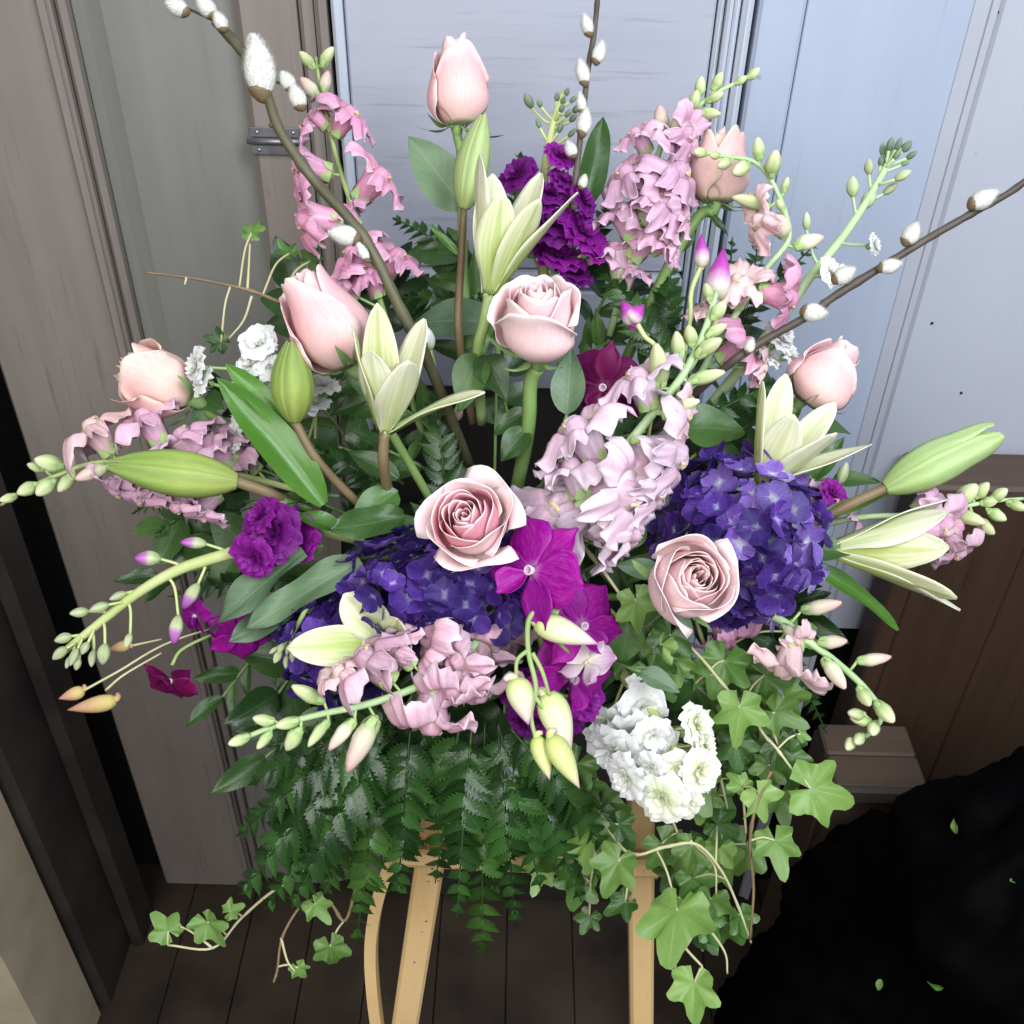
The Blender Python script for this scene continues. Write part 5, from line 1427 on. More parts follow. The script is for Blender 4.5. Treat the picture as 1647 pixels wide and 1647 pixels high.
# E: right half open flower
t = lily_thing('cream half open lily above the right hydrangea', px(1225, 790, .80))
lily_flower(t, px(1224, 784, .775), idir(.42, -1, .36), m_of(172, .775), [(8, .50, .26, 1.0), (75, .42, .30, .84), (130, .52, .48, .90), (178, .70, .80, 1.04), (230, .52, .50, 1.08), (300, .40, .26, 1.08)], BCK, 7, wid=.38, cols=['lily', 'lily_in', 'lily_in', 'lily_in', 'lily_in', 'lily_in'])
stem(t, [px(1222, 788, .775), px(1180, 850, .82), px(1000, 940, .88)], m_of(9, .78), m_of(9, .78), M['stem_green'], 'stem')
leaf(t, 'strap', 1225, 800, 1310, 750, 'leaf_mid', .80, .79, 44, (.3, -.4, 1), 1)
leaf(t, 'strap', 1220, 840, 1305, 768, 'leaf_lily', .795, .78, 26, (.3, -.4, 1), 0)
# F: far right bud and half open flower
t = lily_thing('far right lily with a closed bud above a half open flower', px(1290, 850, .82))
stem(t, [px(1428, 783, .80), px(1380, 805, .80), px(1300, 842, .81), px(1180, 880, .86)], m_of(9, .8), m_of(10, .8), M['stem_brown'], 'stem')
lily_bud(t, px(1424, 786, .80), idir(.90, -.46, .08), m_of(196, .80), m_of(72, .80), BCK, 6, mat='lily_bud_pale', split=.5)
leaf(t, 'strap', 1310, 835, 1432, 792, 'leaf_lily', .805, .798, 24, (.1, -.5, 1), 0)
lily_flower(t, px(1332, 884, .79), idir(1, -.02, .25), m_of(205, .79), [(90, .30, .10, .82), (30, .38, .26, .92), (150, .44, .34, .98), (182, .42, .46, 1.06), (270, .20, .04, .92), (345, .44, .30, .98)], idir(0, 0, 1), 9, wid=.38)
leaf(t, 'lance', 1272, 880, 1378, 886, 'leaf_mid', .79, .775, 46, (0, -.5, 1), 0)
leaf(t, 'strap', 1290, 905, 1464, 1002, 'leaf_lily', .80, .80, 36, (.2, -.7, .8), 1)
# G: open lily at lower left
t = lily_thing('pale green lily with spread petals behind the lower snapdragon', px(650, 1040, .76))
lily_flower(t, px(634, 1034, .742), idir(-.40, -.05, .92), m_of(168, .742), [(184, 1.0, 1.20, .98), (128, .95, 1.15, .66), (60, .8, 1.1, .30), (236, .8, 1.0, .30), (300, .8, 1.0, .35), (0, .8, 1.1, .35)], idir(0, -1, 0), 11, wid=.46, r0=.03, stamens=0)
stem(t, [px(636, 1036, .745), px(700, 1010, .80), px(780, 960, .88)], m_of(8, .76), m_of(8, .76), M['stem_green'], 'stem')

# ------------------------------------------------------------------ snapdragons
snapdragon('bright pink snapdragon spike behind the thick willow branch, upper left',
    [(508, 92, .84), (515, 140, .84), (530, 210, .84), (552, 290, .84), (580, 370, .84), (610, 480, .84), (680, 700, .87)],
    [(510, 190, 48), (556, 190, 70), (496, 268, 82), (602, 292, 84), (506, 352, 92), (560, 345, 54), (575, 415, 74), (632, 420, 74), (548, 462, 66), (598, 450, 64)],
    [(494, 96, 32), (524, 90, 34), (498, 140, 38, 'snap_bud_pink'), (522, 131, 32, 'snap_bud_pink')], 'snap_pink', 'stem_green', 9, 1)
snapdragon('lilac pink snapdragon spike in front of the upper right rose',
    [(1218, 120, .82), (1160, 145, .82), (1112, 180, .82), (1068, 225, .82), (1046, 300, .82), (1022, 390, .825), (980, 540, .85)],
    [(1028, 222, 60), (1100, 215, 62), (1014, 286, 82), (1082, 280, 86), (1004, 350, 82), (1066, 332, 84), (1040, 385, 82), (994, 412, 76), (1090, 345, 60), (1010, 440, 56), (1050, 318, 66), (1072, 390, 60)],
    [(1212, 120, 24), (1192, 130, 20), (1156, 132, 30), (1128, 140, 30), (1150, 155, 28), (1118, 163, 32), (1140, 180, 36), (1066, 190, 40, 'snap_bud_pink'), (1090, 200, 34, 'snap_bud_pink')], 'snap_lilac', 'stem_mint', 10, 2)
snapdragon('curving snapdragon spike with a bent over tip, right of the centre',
    [(1122, 244, .80), (1170, 252, .80), (1212, 260, .80), (1240, 290, .80), (1262, 340, .80), (1268, 385, .80), (1235, 430, .80), (1200, 480, .80), (1150, 560, .81), (1050, 740, .85)],
    [(1228, 355, 70), (1258, 476, 84, 'snap_pink'), (1190, 462, 74), (1190, 560, 84, 'snap_pink'), (1146, 500, 66), (1222, 590, 40)],
    [(1126, 245, 24), (1150, 250, 18), (1164, 262, 28), (1190, 270, 38), (1218, 240, 34), (1242, 262, 42), (1208, 322, 62), (1256, 362, 46, 'snap_bud_pink'), (1300, 386, 46, 'snap_bud_pink'), (1262, 297, 24), (1256, 330, 20)], 'snap_blush', 'stem_mint', 10, 3)
snapdragon('largest pale lilac snapdragon spike crossing the centre right',
    [(1152, 470, .755), (1134, 530, .745), (1100, 600, .735), (1050, 665, .73), (985, 745, .725), (930, 815, .735), (870, 900, .80)],
    [(1032, 618, 92), (938, 700, 112), (1070, 728, 118), (1000, 790, 116), (905, 822, 110), (972, 850, 104), (1094, 665, 60, 'snap_blush'), (925, 760, 90), (1046, 780, 90), (940, 830, 84), (1010, 850, 80)],
    [(1155, 500, 34), (1140, 470, 28), (1092, 556, 44), (1062, 588, 74), (1138, 556, 46), (1136, 604, 58), (1094, 652, 62), (1150, 530, 36), (1112, 540, 34)], 'snap_pale', 'stem_mint', 16, 4)
snapdragon('leftmost lilac snapdragon spike behind the level lily bud',
    [(2, 812, .83), (40, 788, .82), (90, 765, .815), (150, 745, .81), (250, 740, .805), (370, 760, .81), (520, 800, .86)],
    [(156, 698, 86, 'snap_blush'), (238, 680, 84), (300, 712, 84), (346, 722, 80), (196, 778, 74), (228, 792, 60), (290, 806, 64), (330, 812, 62), (395, 738, 60), (372, 712, 64)],
    [(14, 802, 26), (44, 786, 34), (72, 783, 36), (80, 746, 44), (58, 752, 26), (106, 776, 36), (148, 760, 56, 'snap_bud_pink')], 'snap_lilac', 'stem_pale', 9, 5)
snapdragon('dusky mauve snapdragon spike pointing left along the bottom',
    [(372, 1198, .725), (430, 1172, .72), (510, 1150, .715), (600, 1130, .712), (690, 1095, .718), (760, 1040, .735), (800, 980, .82)],
    [(596, 1068, 98), (640, 1050, 70), (706, 1030, 92), (740, 1000, 76), (800, 1018, 80), (692, 1148, 108), (762, 1102, 96), (548, 1086, 60, 'snap_blush'), (728, 1104, 86), (770, 1040, 80), (735, 1060, 76)],
    [(384, 1192, 34), (424, 1160, 34), (424, 1190, 32), (470, 1188, 40), (462, 1164, 36), (494, 1118, 56), (510, 1178, 50), (578, 1195, 92, 'snap_bud_pink'), (548, 1180, 60, 'snap_bud_pink')], 'snap_mauve', 'stem_mint', 13, 6)
snapdragon('blush snapdragon spike drooping at lower right under the hydrangea',
    [(1362, 1192, .79), (1395, 1182, .79), (1418, 1150, .79), (1392, 1108, .785), (1345, 1065, .78), (1298, 1030, .78), (1240, 990, .80), (1120, 960, .87)],
    [(1268, 1066, 86), (1166, 1022, 72, 'snap_pink'), (1282, 1028, 46)],
    [(1322, 978, 62, 'snap_bud_pink'), (1340, 1034, 42, 'snap_bud_pink'), (1344, 1084, 62, 'snap_bud_pink'), (1406, 1062, 52, 'snap_bud_pink'), (1390, 1120, 34), (1424, 1146, 42), (1384, 1160, 34), (1404, 1172, 30), (1366, 1196, 28), (1380, 1190, 32), (1376, 1150, 32), (1275, 1020, 48, 'snap_bud_pink')], 'snap_blush', 'stem_mint', 12, 7)
snapdragon('snapdragon spike at the far right edge behind the lily',
    [(1646, 802, .82), (1600, 806, .82), (1540, 816, .82), (1470, 828, .82), (1360, 836, .83), (1180, 880, .88)],
    [(1492, 800, 62), (1512, 842, 78), (1538, 880, 64, 'snap_mauve'), (1340, 815, 66), (1310, 840, 60)],
    [(1636, 812, 30), (1608, 796, 28), (1590, 808, 26), (1604, 828, 30), (1556, 796, 42), (1580, 790, 32), (1584, 846, 36), (1560, 832, 50)], 'snap_lilac', 'stem_mint', 9, 8)

# ------------------------------------------------------------------ stock
stock('deep purple stock behind the tall half open lily', [(905, 150, .83), (890, 200, .83), (876, 280, .83), (872, 380, .83), (880, 560, .86)],
    [(832, 282, 76), (900, 250, 56), (905, 290, 50), (886, 312, 62), (938, 322, 62), (884, 360, 84), (935, 372, 92), (900, 412, 84), (952, 400, 60), (868, 330, 60), (922, 440, 70), (850, 395, 60)],
    [(850, 162, 26, 'stock_bud_dark'), (868, 166, 14, 'stock_bud_dark'), (866, 198, 18, 'stock_bud_dark'), (912, 148, 14, 'stock_bud_dark'), (922, 160, 16, 'stock_bud_dark'), (906, 162, 14, 'stock_bud_dark'), (928, 175, 18, 'stock_bud_dark'), (914, 182, 16, 'stock_bud_dark'), (904, 174, 14, 'stock_bud_dark'), (922, 190, 16, 'stock_bud_dark'), (902, 205, 20, 'stock_bud_dark'), (920, 214, 18, 'stock_bud_dark'), (896, 156, 14, 'stock_bud_dark')],
    'stock_purple', 'stem_pale', 18, 1, leaves=[('lance', 938, 335, 974, 184, 'leaf_mid', .835, .835, 50, (.3, 0, 1), 0, {})])
stock('purple stock stem reaching left with buds on long stalks',
    [(98, 1052, .80), (150, 1010, .79), (220, 955, .785), (290, 915, .78), (385, 885, .775), (480, 850, .79), (640, 880, .86)],
    [(440, 856, 104), (408, 896, 76), (482, 868, 80), (420, 832, 70), (462, 836, 64)],
    [(238, 897, 40, 'stock_bud_purple'), (312, 872, 40, 'stock_bud_purple'), (306, 958, 46, 'stock_bud_purple'), (282, 1012, 46, 'stock_bud_purple'), (190, 958, 28), (160, 977, 30), (128, 985, 30), (102, 1026, 28), (96, 1050, 28), (118, 1056, 30), (110, 1064, 22), (148, 1058, 28), (166, 1052, 34), (206, 1030, 24), (136, 1042, 22), (124, 1068, 20)],
    'stock_purple', 'stem_pale', 22, 2,
    leaves=[('wavy', 490, 888, 326, 1006, 'leaf_grey', .77, .76, 58, (-.2, -.6, 1), 1, {}), ('wavy', 580, 902, 392, 1008, 'leaf_grey', .77, .765, 62, (-.1, -.5, 1), 0, {}), ('wavy', 470, 975, 375, 1035, 'leaf_grey', .79, .785, 50, (0, -.4, 1), 2, {}), ('lance', 520, 880, 440, 900, 'leaf_mid', .79, .78, 30, (0, -.5, 1), 1, {})])
stock('grey green budded stock stem hanging beside the pale green lily', [(448, 1056, .765), (476, 1010, .765), (510, 950, .77), (560, 900, .80), (700, 900, .88)],
    [], [(446, 1056, 22), (460, 1064, 22), (470, 1054, 22), (452, 1042, 18), (440, 1046, 16), (474, 1068, 20), (464, 1044, 18)], 'stock_purple', 'stem_green', 11, 12, name='stock_stem')
stock('purple stock low behind the hanging orchid buds', [(905, 1120, .79), (890, 1100, .79), (860, 1000, .86)],
    [(850, 1100, 60), (912, 1070, 76), (946, 1128, 66), (868, 1160, 64), (838, 1162, 58), (820, 1120, 52), (908, 1170, 60), (930, 1040, 60)], [], 'stock_purple', 'stem_pale', 10, 3)
stock('small purple stock peeping out right of the cream lily', [(1340, 780, .84), (1330, 800, .84), (1200, 860, .88)],
    [(1340, 792, 50), (1322, 800, 34)], [(1356, 762, 38)], 'stock_purple', 'stem_pale', 10, 4)
stock('white stock in front at the lower right of the centre', [(1104, 1270, .762), (1090, 1215, .765), (1066, 1170, .775), (1000, 1080, .83)],
    [(990, 1210, 104), (1034, 1138, 84), (1014, 1176, 80), (1052, 1184, 74), (980, 1158, 74), (1008, 1250, 80), (1048, 1236, 66), (1030, 1108, 56), (968, 1190, 60), (1122, 1166, 72, 'stock_cream'), (1134, 1196, 56, 'stock_cream'), (1064, 1284, 84, 'stock_cream'), (1100, 1290, 66, 'stock_cream'), (1128, 1240, 76, 'stock_cream'), (1086, 1236, 60, 'stock_cream')],
    [(1106, 1212, 34), (1070, 1258, 36), (1086, 1290, 38), (1106, 1250, 32), (1098, 1178, 34), (1120, 1208, 30), (1080, 1222, 32), (1044, 1275, 30), (1112, 1282, 30)], 'stock_white', 'stem_pale', 22, 5)
stock('white stock florets between the peach rose and the upright lily bud', [(420, 545, .80), (425, 600, .80), (430, 660, .81), (560, 800, .87)],
    [(415, 552, 66), (436, 588, 56), (402, 588, 62), (424, 626, 60), (316, 590, 62), (326, 612, 54), (520, 620, 58), (508, 650, 50), (390, 664, 58), (376, 704, 50), (452, 650, 54), (384, 626, 54)],
    [], 'stock_white', 'stem_green', 8, 6)
stock('white stock stem at upper right tipped with green buds', [(1440, 240, .815), (1408, 300, .815), (1360, 375, .815), (1300, 450, .815), (1250, 520, .82), (1120, 680, .86)],
    [(1338, 438, 52), (1358, 446, 44), (1406, 394, 38), (1252, 544, 66), (1270, 570, 48), (1238, 572, 50), (1262, 532, 44)],
    [(1372, 300, 34, None), (1398, 268, 26), (1398, 320, 36), (1452, 282, 28), (1432, 304, 28), (1420, 240, 22, 'stock_bud_dark'), (1432, 232, 22, 'stock_bud_dark'), (1446, 232, 22, 'stock_bud_dark'), (1458, 236, 22, 'stock_bud_dark'), (1430, 246, 20, 'stock_bud_dark'), (1444, 248, 20, 'stock_bud_dark'), (1466, 250, 20, 'stock_bud_dark'), (1418, 258, 20, 'stock_bud_dark'), (1456, 262, 18, 'stock_bud_dark'), (1298, 356, 28)], 'stock_white', 'stem_mint', 18, 7)
stock('white stock buds beside the willow branch tip left of the centre', [(690, 530, .80), (692, 560, .805), (720, 680, .86)],
    [(672, 540, 38)], [(690, 545, 36, 'stock_white'), (694, 600, 22, 'stock_white'), (740, 640, 26, 'snap_blush'), (736, 668, 24, 'snap_blush')], 'stock_white', 'stem_pale', 8, 8)

# ------------------------------------------------------------------ hydrangeas
hydrangea('large violet hydrangea head to the right of the centre', 1184, 862, 114, 126, .805, 140, 58, ('hydr', 'hydr_dark', 'hydr_pale'), 1, .085)
hydrangea('dark indigo hydrangea head below the open pink rose', 710, 945, 150, 92, .785, 130, 54, ('hydr_dark', 'hydr_dark', 'hydr'), 2, .07)
hydrangea('shaded indigo hydrangea head behind the pale green lily', 545, 1025, 88, 92, .815, 70, 54, ('hydr_dark', 'hydr_dark', 'hydr'), 3, .06)

# ------------------------------------------------------------------ orchids
orchid('magenta orchid facing the viewer in the centre with flowers and pale buds below it',
    [(858, 918, 196, (-.62, -.12, .80), -40, .702), (935, 1005, 160, (.4, .1, .8), 20, .735), (918, 1090, 175, (.5, .2, .7), -30, .75), (942, 1066, 110, (.55, .5, -.55), 10, .725, 'orchid_pale')],
    stems=[([(898, 985, .70), (868, 980, .698), (850, 1000, .698), (850, 1050, .70), (862, 1105, .70), (854, 1150, .70), (862, 1190, .70)], 5.0), ([(850, 1045, .70), (832, 1062, .70), (830, 1092, .70)], 4), ([(856, 1050, .70), (872, 1080, .70), (884, 1120, .702)], 4), ([(860, 1120, .70), (880, 1150, .698), (892, 1192, .697)], 4), ([(880, 1015, .71), (915, 1050, .722)], 3.5)],
    buds=[(862, 1002, 962, 1036, 44, 'orchid_bud', .70), (828, 1092, 850, 1166, 44, 'orchid_bud', .70), (878, 1116, 918, 1215, 52, 'orchid_bud', .708), (862, 1186, 884, 1254, 32, 'orchid_bud_g', .70), (884, 1186, 932, 1268, 40, 'orchid_bud_g', .695)], seed=1)
orchid('dark magenta orchid behind the large pale snapdragon spike', [(972, 622, 150, (-.3, .2, .8), -15, .785, 'orchid_dark')], stems=[([(975, 640, .79), (985, 700, .81), (950, 860, .87)], 5)], seed=2)
orchid('lone magenta and white orchid bud on a pale curved stalk', [], stems=[([(1022, 516, .765), (1036, 540, .765), (1060, 580, .77), (1040, 720, .84)], 4.5)],
    buds=[(1022, 520, 1000, 484, 30, 'orchid_bud_m', .765), (1014, 516, 1036, 490, 30, 'orchid_bud_m', .762)], seed=3, smat='stem_pale')
orchid('pair of upright magenta orchid buds near the curving snapdragon', [], stems=[([(1128, 428, .785), (1112, 470, .785), (1108, 530, .79), (1080, 680, .85)], 4.5), ([(1156, 470, .775), (1150, 520, .78), (1108, 600, .80)], 4.5)],
    buds=[(1130, 430, 1128, 376, 24, 'orchid_bud_m', .785), (1152, 482, 1164, 398, 40, 'orchid_bud_m', .775)], seed=4, smat='stem_pale')
orchid('dark crimson orchid hanging low on the left, in front of the door', [(276, 1092, 98, (-.2, .55, .7), 175, .80, 'orchid_dark'), (316, 990, 80, (-.5, .2, .6), 40, .80, 'orchid'), (385, 1020, 110, (.1, .4, .7), 120, .805, 'orchid')],
    stems=[([(276, 1070, .803), (300, 1040, .81), (400, 1000, .83), (560, 960, .87)], 3)], seed=5, lip=True)
orchid('yellow and pink orchid buds on thin stalks at far left', [], stems=[([(132, 1112, .80), (190, 1080, .80), (280, 1030, .81), (420, 990, .85)], 2.2), ([(170, 1110, .80), (200, 1085, .80), (260, 1050, .81)], 2.2), ([(205, 1040, .80), (260, 1028, .81)], 2)],
    buds=[(135, 1110, 94, 1124, 22, 'orchid_bud_y', .80), (186, 1126, 108, 1142, 28, 'orchid_bud_y', .80), (208, 1036, 172, 1046, 18, 'orchid_bud_y', .80)], seed=6, smat='stem_ivy')

# ------------------------------------------------------------------ pussy willow
willow('thick pussy willow branch slanting down from the upper left corner', [(346, 34, .745), (392, 86, .745), (428, 150, .745), (450, 210, .745), (505, 290, .75), (560, 350, .75), (602, 410, .755), (645, 500, .765), (692, 590, .79), (760, 760, .87)],
    [(285, 12, 34, 27, -1, -.35), (332, 12, 34, 27, -.8, -.7), (354, 34, 30, 22, -.5, -1), (417, 108, 88, 50, -.10, -1), (405, 66, 22, 18, 0, -1), (462, 130, 30, 24, -.6, -.9), (478, 156, 38, 27, -.45, -1), (553, 378, 46, 32, -1, -.15), (583, 404, 34, 16, -.6, -1)], .0036, .0042, 'bark_green', side=[(((346, 34, .745), (320, 22, .745), (298, 12, .745)), .0012), (((450, 210, .745), (440, 200, .744), (434, 203, .743)), .0022), (((488, 168, .746), (462, 140, .746), (445, 132, .746)), .0013)], seed=2)
willow('thin upright pussy willow branch at the top centre', [(962, -14, .80), (956, 50, .80), (946, 110, .80), (938, 180, .80), (930, 250, .805), (922, 320, .81), (900, 480, .86)],
    [(944, 40, 32, 20, -.35, -1), (964, 84, 34, 22, .3, -1), (937, 116, 38, 22, -.3, -1), (935, 165, 30, 16, -.2, -1), (940, 196, 40, 24, .15, -1), (918, 240, 26, 20, -.5, -1), (938, 292, 22, 16, .3, -1)], .0020, .0026, seed=3)
willow('dark pussy willow branch slanting out to the right edge', [(1664, 280, .76), (1620, 312, .76), (1560, 345, .76), (1490, 385, .762), (1420, 428, .764), (1340, 478, .766), (1300, 508, .768), (1225, 550, .772), (1165, 592, .78), (1040, 700, .85)],
    [(1582, 320, 44, 30, .9, -.5), (1466, 376, 36, 28, .5, -1), (1432, 428, 34, 24, 1, -.25), (1310, 503, 38, 30, 1, .1), (1358, 442, 36, 28, .8, -.5), (1206, 556, 24, 18, .3, -1)], .0024, .0034, seed=4)

# ------------------------------------------------------------------ ferns
FG = 'fern fronds'
fern('glossy fern frond sweeping left below the mauve snapdragon', (640, 1150, .80), (400, 1262, .79), 95, n=12, face=(0, -.5, 1), group=FG)
fern('glossy fern frond reaching lowest left above the ivy', (620, 1180, .80), (385, 1440, .80), 120, n=13, face=(-.1, -.45, 1), group=FG)
fern('glossy fern frond hanging straight down left of the easel brace', (620, 1190, .79), (468, 1462, .80), 105, n=13, face=(0, -.4, 1), group=FG)
fern('soft green fern frond tip beside the bent easel brace', (630, 1200, .81), (572, 1520, .83), 100, 'fern_soft', n=13, face=(0, -.3, 1), group=FG)
fern('short fern frond under the mauve snapdragon buds', (600, 1180, .81), (430, 1200, .80), 60, n=9, face=(0, -.6, 1), group=FG)
fern('fern frond hanging in front of the left easel leg', (740, 1160, .80), (700, 1420, .84), 105, n=12, face=(.1, -.4, 1), group=FG)
fern('dark fern frond hanging lowest between the easel legs', (780, 1160, .81), (775, 1545, .85), 115, 'fern_soft', n=14, face=(0, -.3, 1), group=FG)
fern('glossy fern frond pointing down right of the easel centre', (800, 1160, .80), (870, 1430, .83), 110, n=12, face=(0, -.45, 1), group=FG)
fern('fern frond spreading right under the orchid buds', (820, 1170, .80), (985, 1380, .83), 95, n=12, face=(0, -.45, 1), group=FG)
fern('fern frond behind the lower snapdragon, pointing down left', (700, 1140, .82), (600, 1370, .83), 110, n=12, face=(0, -.35, 1), group=FG)
fern('glossy fern frond fanning left between the two lower fronds', (625, 1165, .795), (380, 1345, .79), 105, n=13, face=(-.05, -.5, 1), group=FG)
fern('glossy fern frond dropping beside the leftmost ivy', (630, 1185, .80), (425, 1465, .805), 105, n=13, face=(0, -.45, 1), group=FG)
fern('dark fern frond straight below the mauve snapdragon', (660, 1170, .80), (640, 1440, .82), 105, n=13, face=(.1, -.4, 1), group=FG)
fern('glossy fern frond left of the lowest hanging frond', (760, 1160, .80), (735, 1480, .83), 100, n=14, face=(0, -.4, 1), group=FG)
fern('glossy fern frond right of the lowest hanging frond', (800, 1160, .80), (830, 1490, .835), 100, n=14, face=(0, -.4, 1), group=FG)
fern('fern frond reaching toward the right easel leg', (830, 1180, .81), (935, 1450, .84), 100, n=13, face=(0, -.4, 1), group=FG)
fern('dark fern frond behind the lower left fern fan', (640, 1180, .83), (520, 1440, .84), 110, 'fern_soft', n=13, face=(0, -.4, 1), group=FG)
fern('dark fern frond behind the easel ledge fern fan', (800, 1180, .84), (790, 1440, .86), 115, 'fern_soft', n=13, face=(0, -.4, 1), group=FG)
fern('dark fern frond left of the tall lily stem', (770, 440, .86), (632, 350, .86), 62, n=9, group=FG, face=(0, -.3, 1))
fern('dark fern frond under the rose leaf, behind the lily stem', (780, 500, .86), (640, 478, .86), 60, n=9, group=FG, face=(0, -.5, 1))
fern('small fern frond behind the purple stock and tall lily', (820, 400, .865), (838, 244, .865), 60, n=9, group=FG, face=(0, -.2, 1))
fern('small fern frond right of the purple stock', (925, 470, .865), (985, 312, .865), 56, n=9, group=FG, face=(0, -.2, 1))
fern('broad dark fern frond right of the centre rose', (1080, 590, .82), (968, 440, .83), 80, n=10, group=FG, face=(0, -.3, 1))
fern('dark fern frond under the upper right rosebud', (1060, 600, .84), (1080, 430, .85), 80, n=10, group=FG, face=(0, -.3, 1))
fern('fern frond tip pointing up beside the curving snapdragon', (1190, 540, .85), (1222, 372, .855), 50, n=9, group=FG, face=(0, -.1, 1))
fern('fern frond tip left of the curving snapdragon', (1160, 540, .855), (1178, 382, .86), 46, n=9, group=FG, face=(0, -.1, 1))
fern('fern frond tip pointing right below the white stock stem', (1180, 530, .85), (1316, 388, .85), 48, n=9, group=FG, face=(0, -.2, 1))
fern('dark fern frond behind the right willow branch end', (1120, 680, .82), (1298, 606, .83), 60, n=10, group=FG, face=(0, -.6, 1))
fern('small fern tip hanging under the leftmost snapdragon', (340, 780, .83), (212, 826, .83), 44, n=8, group=FG, face=(0, -.4, 1))
fern('smaller fern tip hanging under the level lily bud', (380, 800, .83), (250, 858, .83), 46, n=8, group=FG, face=(0, -.4, 1))
fern('dark fern frond between the two left lilies', (640, 800, .83), (500, 720, .82), 70, n=10, group=FG, face=(0, -.5, 1))
fern('dark fern frond between the lily stems, centre left', (720, 820, .84), (700, 620, .84), 80, n=10, group=FG, face=(0, -.4, 1))
fern('dark fern frond in the shadow left of the purple stock leaves', (480, 930, .86), (270, 960, .86), 60, n=9, group=FG, face=(0, -.4, 1))
fern('dark fern frond behind the drooping blush snapdragon', (1240, 1020, .86), (1330, 1180, .86), 50, n=9, group=FG, face=(0, -.4, 1))

# ------------------------------------------------------------------ ivy
vine('ivy vine hanging in front of the right easel leg', [(960, 1300, .84), (1010, 1372, .82), (1070, 1362, .81), (1120, 1358, .81), (1160, 1400, .82), (1188, 1460, .83), (1208, 1516, .835)],
    [(1086, 1480, 165, 100, 'ivy', .79), (990, 1395, 105, 120, 'ivy', .81), (1000, 1455, 70, 150, 'ivy_dark', .82), (1120, 1420, 90, 60, 'ivy_dark', .84), (1160, 1330, 85, 30, 'ivy_dark', .85)], smat='stem_ivy', extra=[((1110, 1352, .81), (1148, 1390, .82), (1152, 1440, .825))])
vine('ivy vine with a pale curled leaf dropping at the right', [(1240, 1240, .80), (1215, 1300, .80), (1206, 1360, .81), (1212, 1430, .82), (1206, 1512, .83)],
    [(1222, 1288, 100, 70, 'ivy_bright', .80), (1248, 1362, 105, 80, 'ivy_bright', .81), (1190, 1260, 60, 230, 'ivy', .81)], smat='stem_ivy_brown')
vine('ivy vine with one long leaf pointing right over the tan box', [(1205, 1110, .82), (1222, 1170, .815), (1250, 1205, .81), (1276, 1240, .81)],
    [(1318, 1272, 145, 12, 'ivy', .805), (1290, 1182, 34, 30, 'ivy_bright', .81)], smat='stem_ivy')
vine('ivy vine ending in the lowest leaf under the right easel leg', [(1060, 1470, .83), (1098, 1520, .825), (1130, 1555, .82)],
    [(1116, 1592, 110, 95, 'ivy', .82), (1140, 1490, 80, 60, 'ivy_dark', .84)], extra=[((1085, 1545, .83), (1090, 1585, .83)), ((1130, 1480, .83), (1165, 1530, .83), (1170, 1566, .83))])
vine('bright ivy leaf on its own stalk left of the swirled rose', [(940, 880, .77), (975, 925, .75), (1000, 960, .742)],
    [(1026, 975, 98, 75, 'ivy_bright', .735)], r=.0013)
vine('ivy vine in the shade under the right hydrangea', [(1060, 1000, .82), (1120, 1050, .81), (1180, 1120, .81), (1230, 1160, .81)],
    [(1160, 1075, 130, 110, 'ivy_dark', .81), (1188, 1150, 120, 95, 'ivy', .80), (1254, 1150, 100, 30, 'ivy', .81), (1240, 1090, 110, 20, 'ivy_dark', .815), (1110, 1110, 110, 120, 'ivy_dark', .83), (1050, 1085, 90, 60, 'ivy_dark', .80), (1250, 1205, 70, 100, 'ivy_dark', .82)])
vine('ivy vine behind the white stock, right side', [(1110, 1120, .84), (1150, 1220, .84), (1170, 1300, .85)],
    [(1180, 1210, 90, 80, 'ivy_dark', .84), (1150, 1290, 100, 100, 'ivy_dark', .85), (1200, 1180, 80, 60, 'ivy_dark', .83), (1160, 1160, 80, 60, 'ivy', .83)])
vine('ivy vine hanging at lower left of the easel', [(620, 1290, .84), (580, 1400, .855), (556, 1480, .86), (530, 1452, .86), (490, 1452, .86), (455, 1505, .86), (446, 1560, .86), (440, 1580, .86)],
    [(510, 1460, 68, 60, 'ivy_bright', .855), (532, 1530, 84, 85, 'ivy', .85), (482, 1560, 46, 60, 'ivy_bright', .86)], smat='stem_ivy_brown', extra=[((452, 1508, .86), (462, 1545, .858), (474, 1562, .856))])
vine('small ivy vine trailing furthest left near the floor', [(600, 1290, .85), (500, 1390, .865), (430, 1440, .87), (385, 1480, .87), (342, 1525, .86), (270, 1520, .86)],
    [(266, 1492, 72, 230, 'ivy_bright', .86), (338, 1490, 84, 60, 'ivy_bright', .855), (374, 1464, 48, 330, 'ivy_bright', .86)], extra=[((342, 1525, .86), (310, 1500, .858), (290, 1490, .857))])
vine('ivy tendril reaching left above the peach rose', [(450, 486, .81), (405, 468, .81), (350, 455, .81), (300, 446, .81), (232, 438, .81)],
    [(405, 370, 52, 280, 'ivy_bright', .81), (350, 548, 58, 200, 'ivy_dark', .815), (502, 415, 56, 300, 'ivy_dark', .83), (462, 404, 50, 230, 'ivy_dark', .83)], smat='stem_ivy_brown', extra=[((398, 466, .81), (400, 430, .809), (402, 392, .809)), ((405, 476, .81), (392, 515, .812), (368, 545, .814)), ((300, 446, .81), (297, 458, .809)), ((490, 470, .83), (492, 440, .83), (500, 425, .83))])
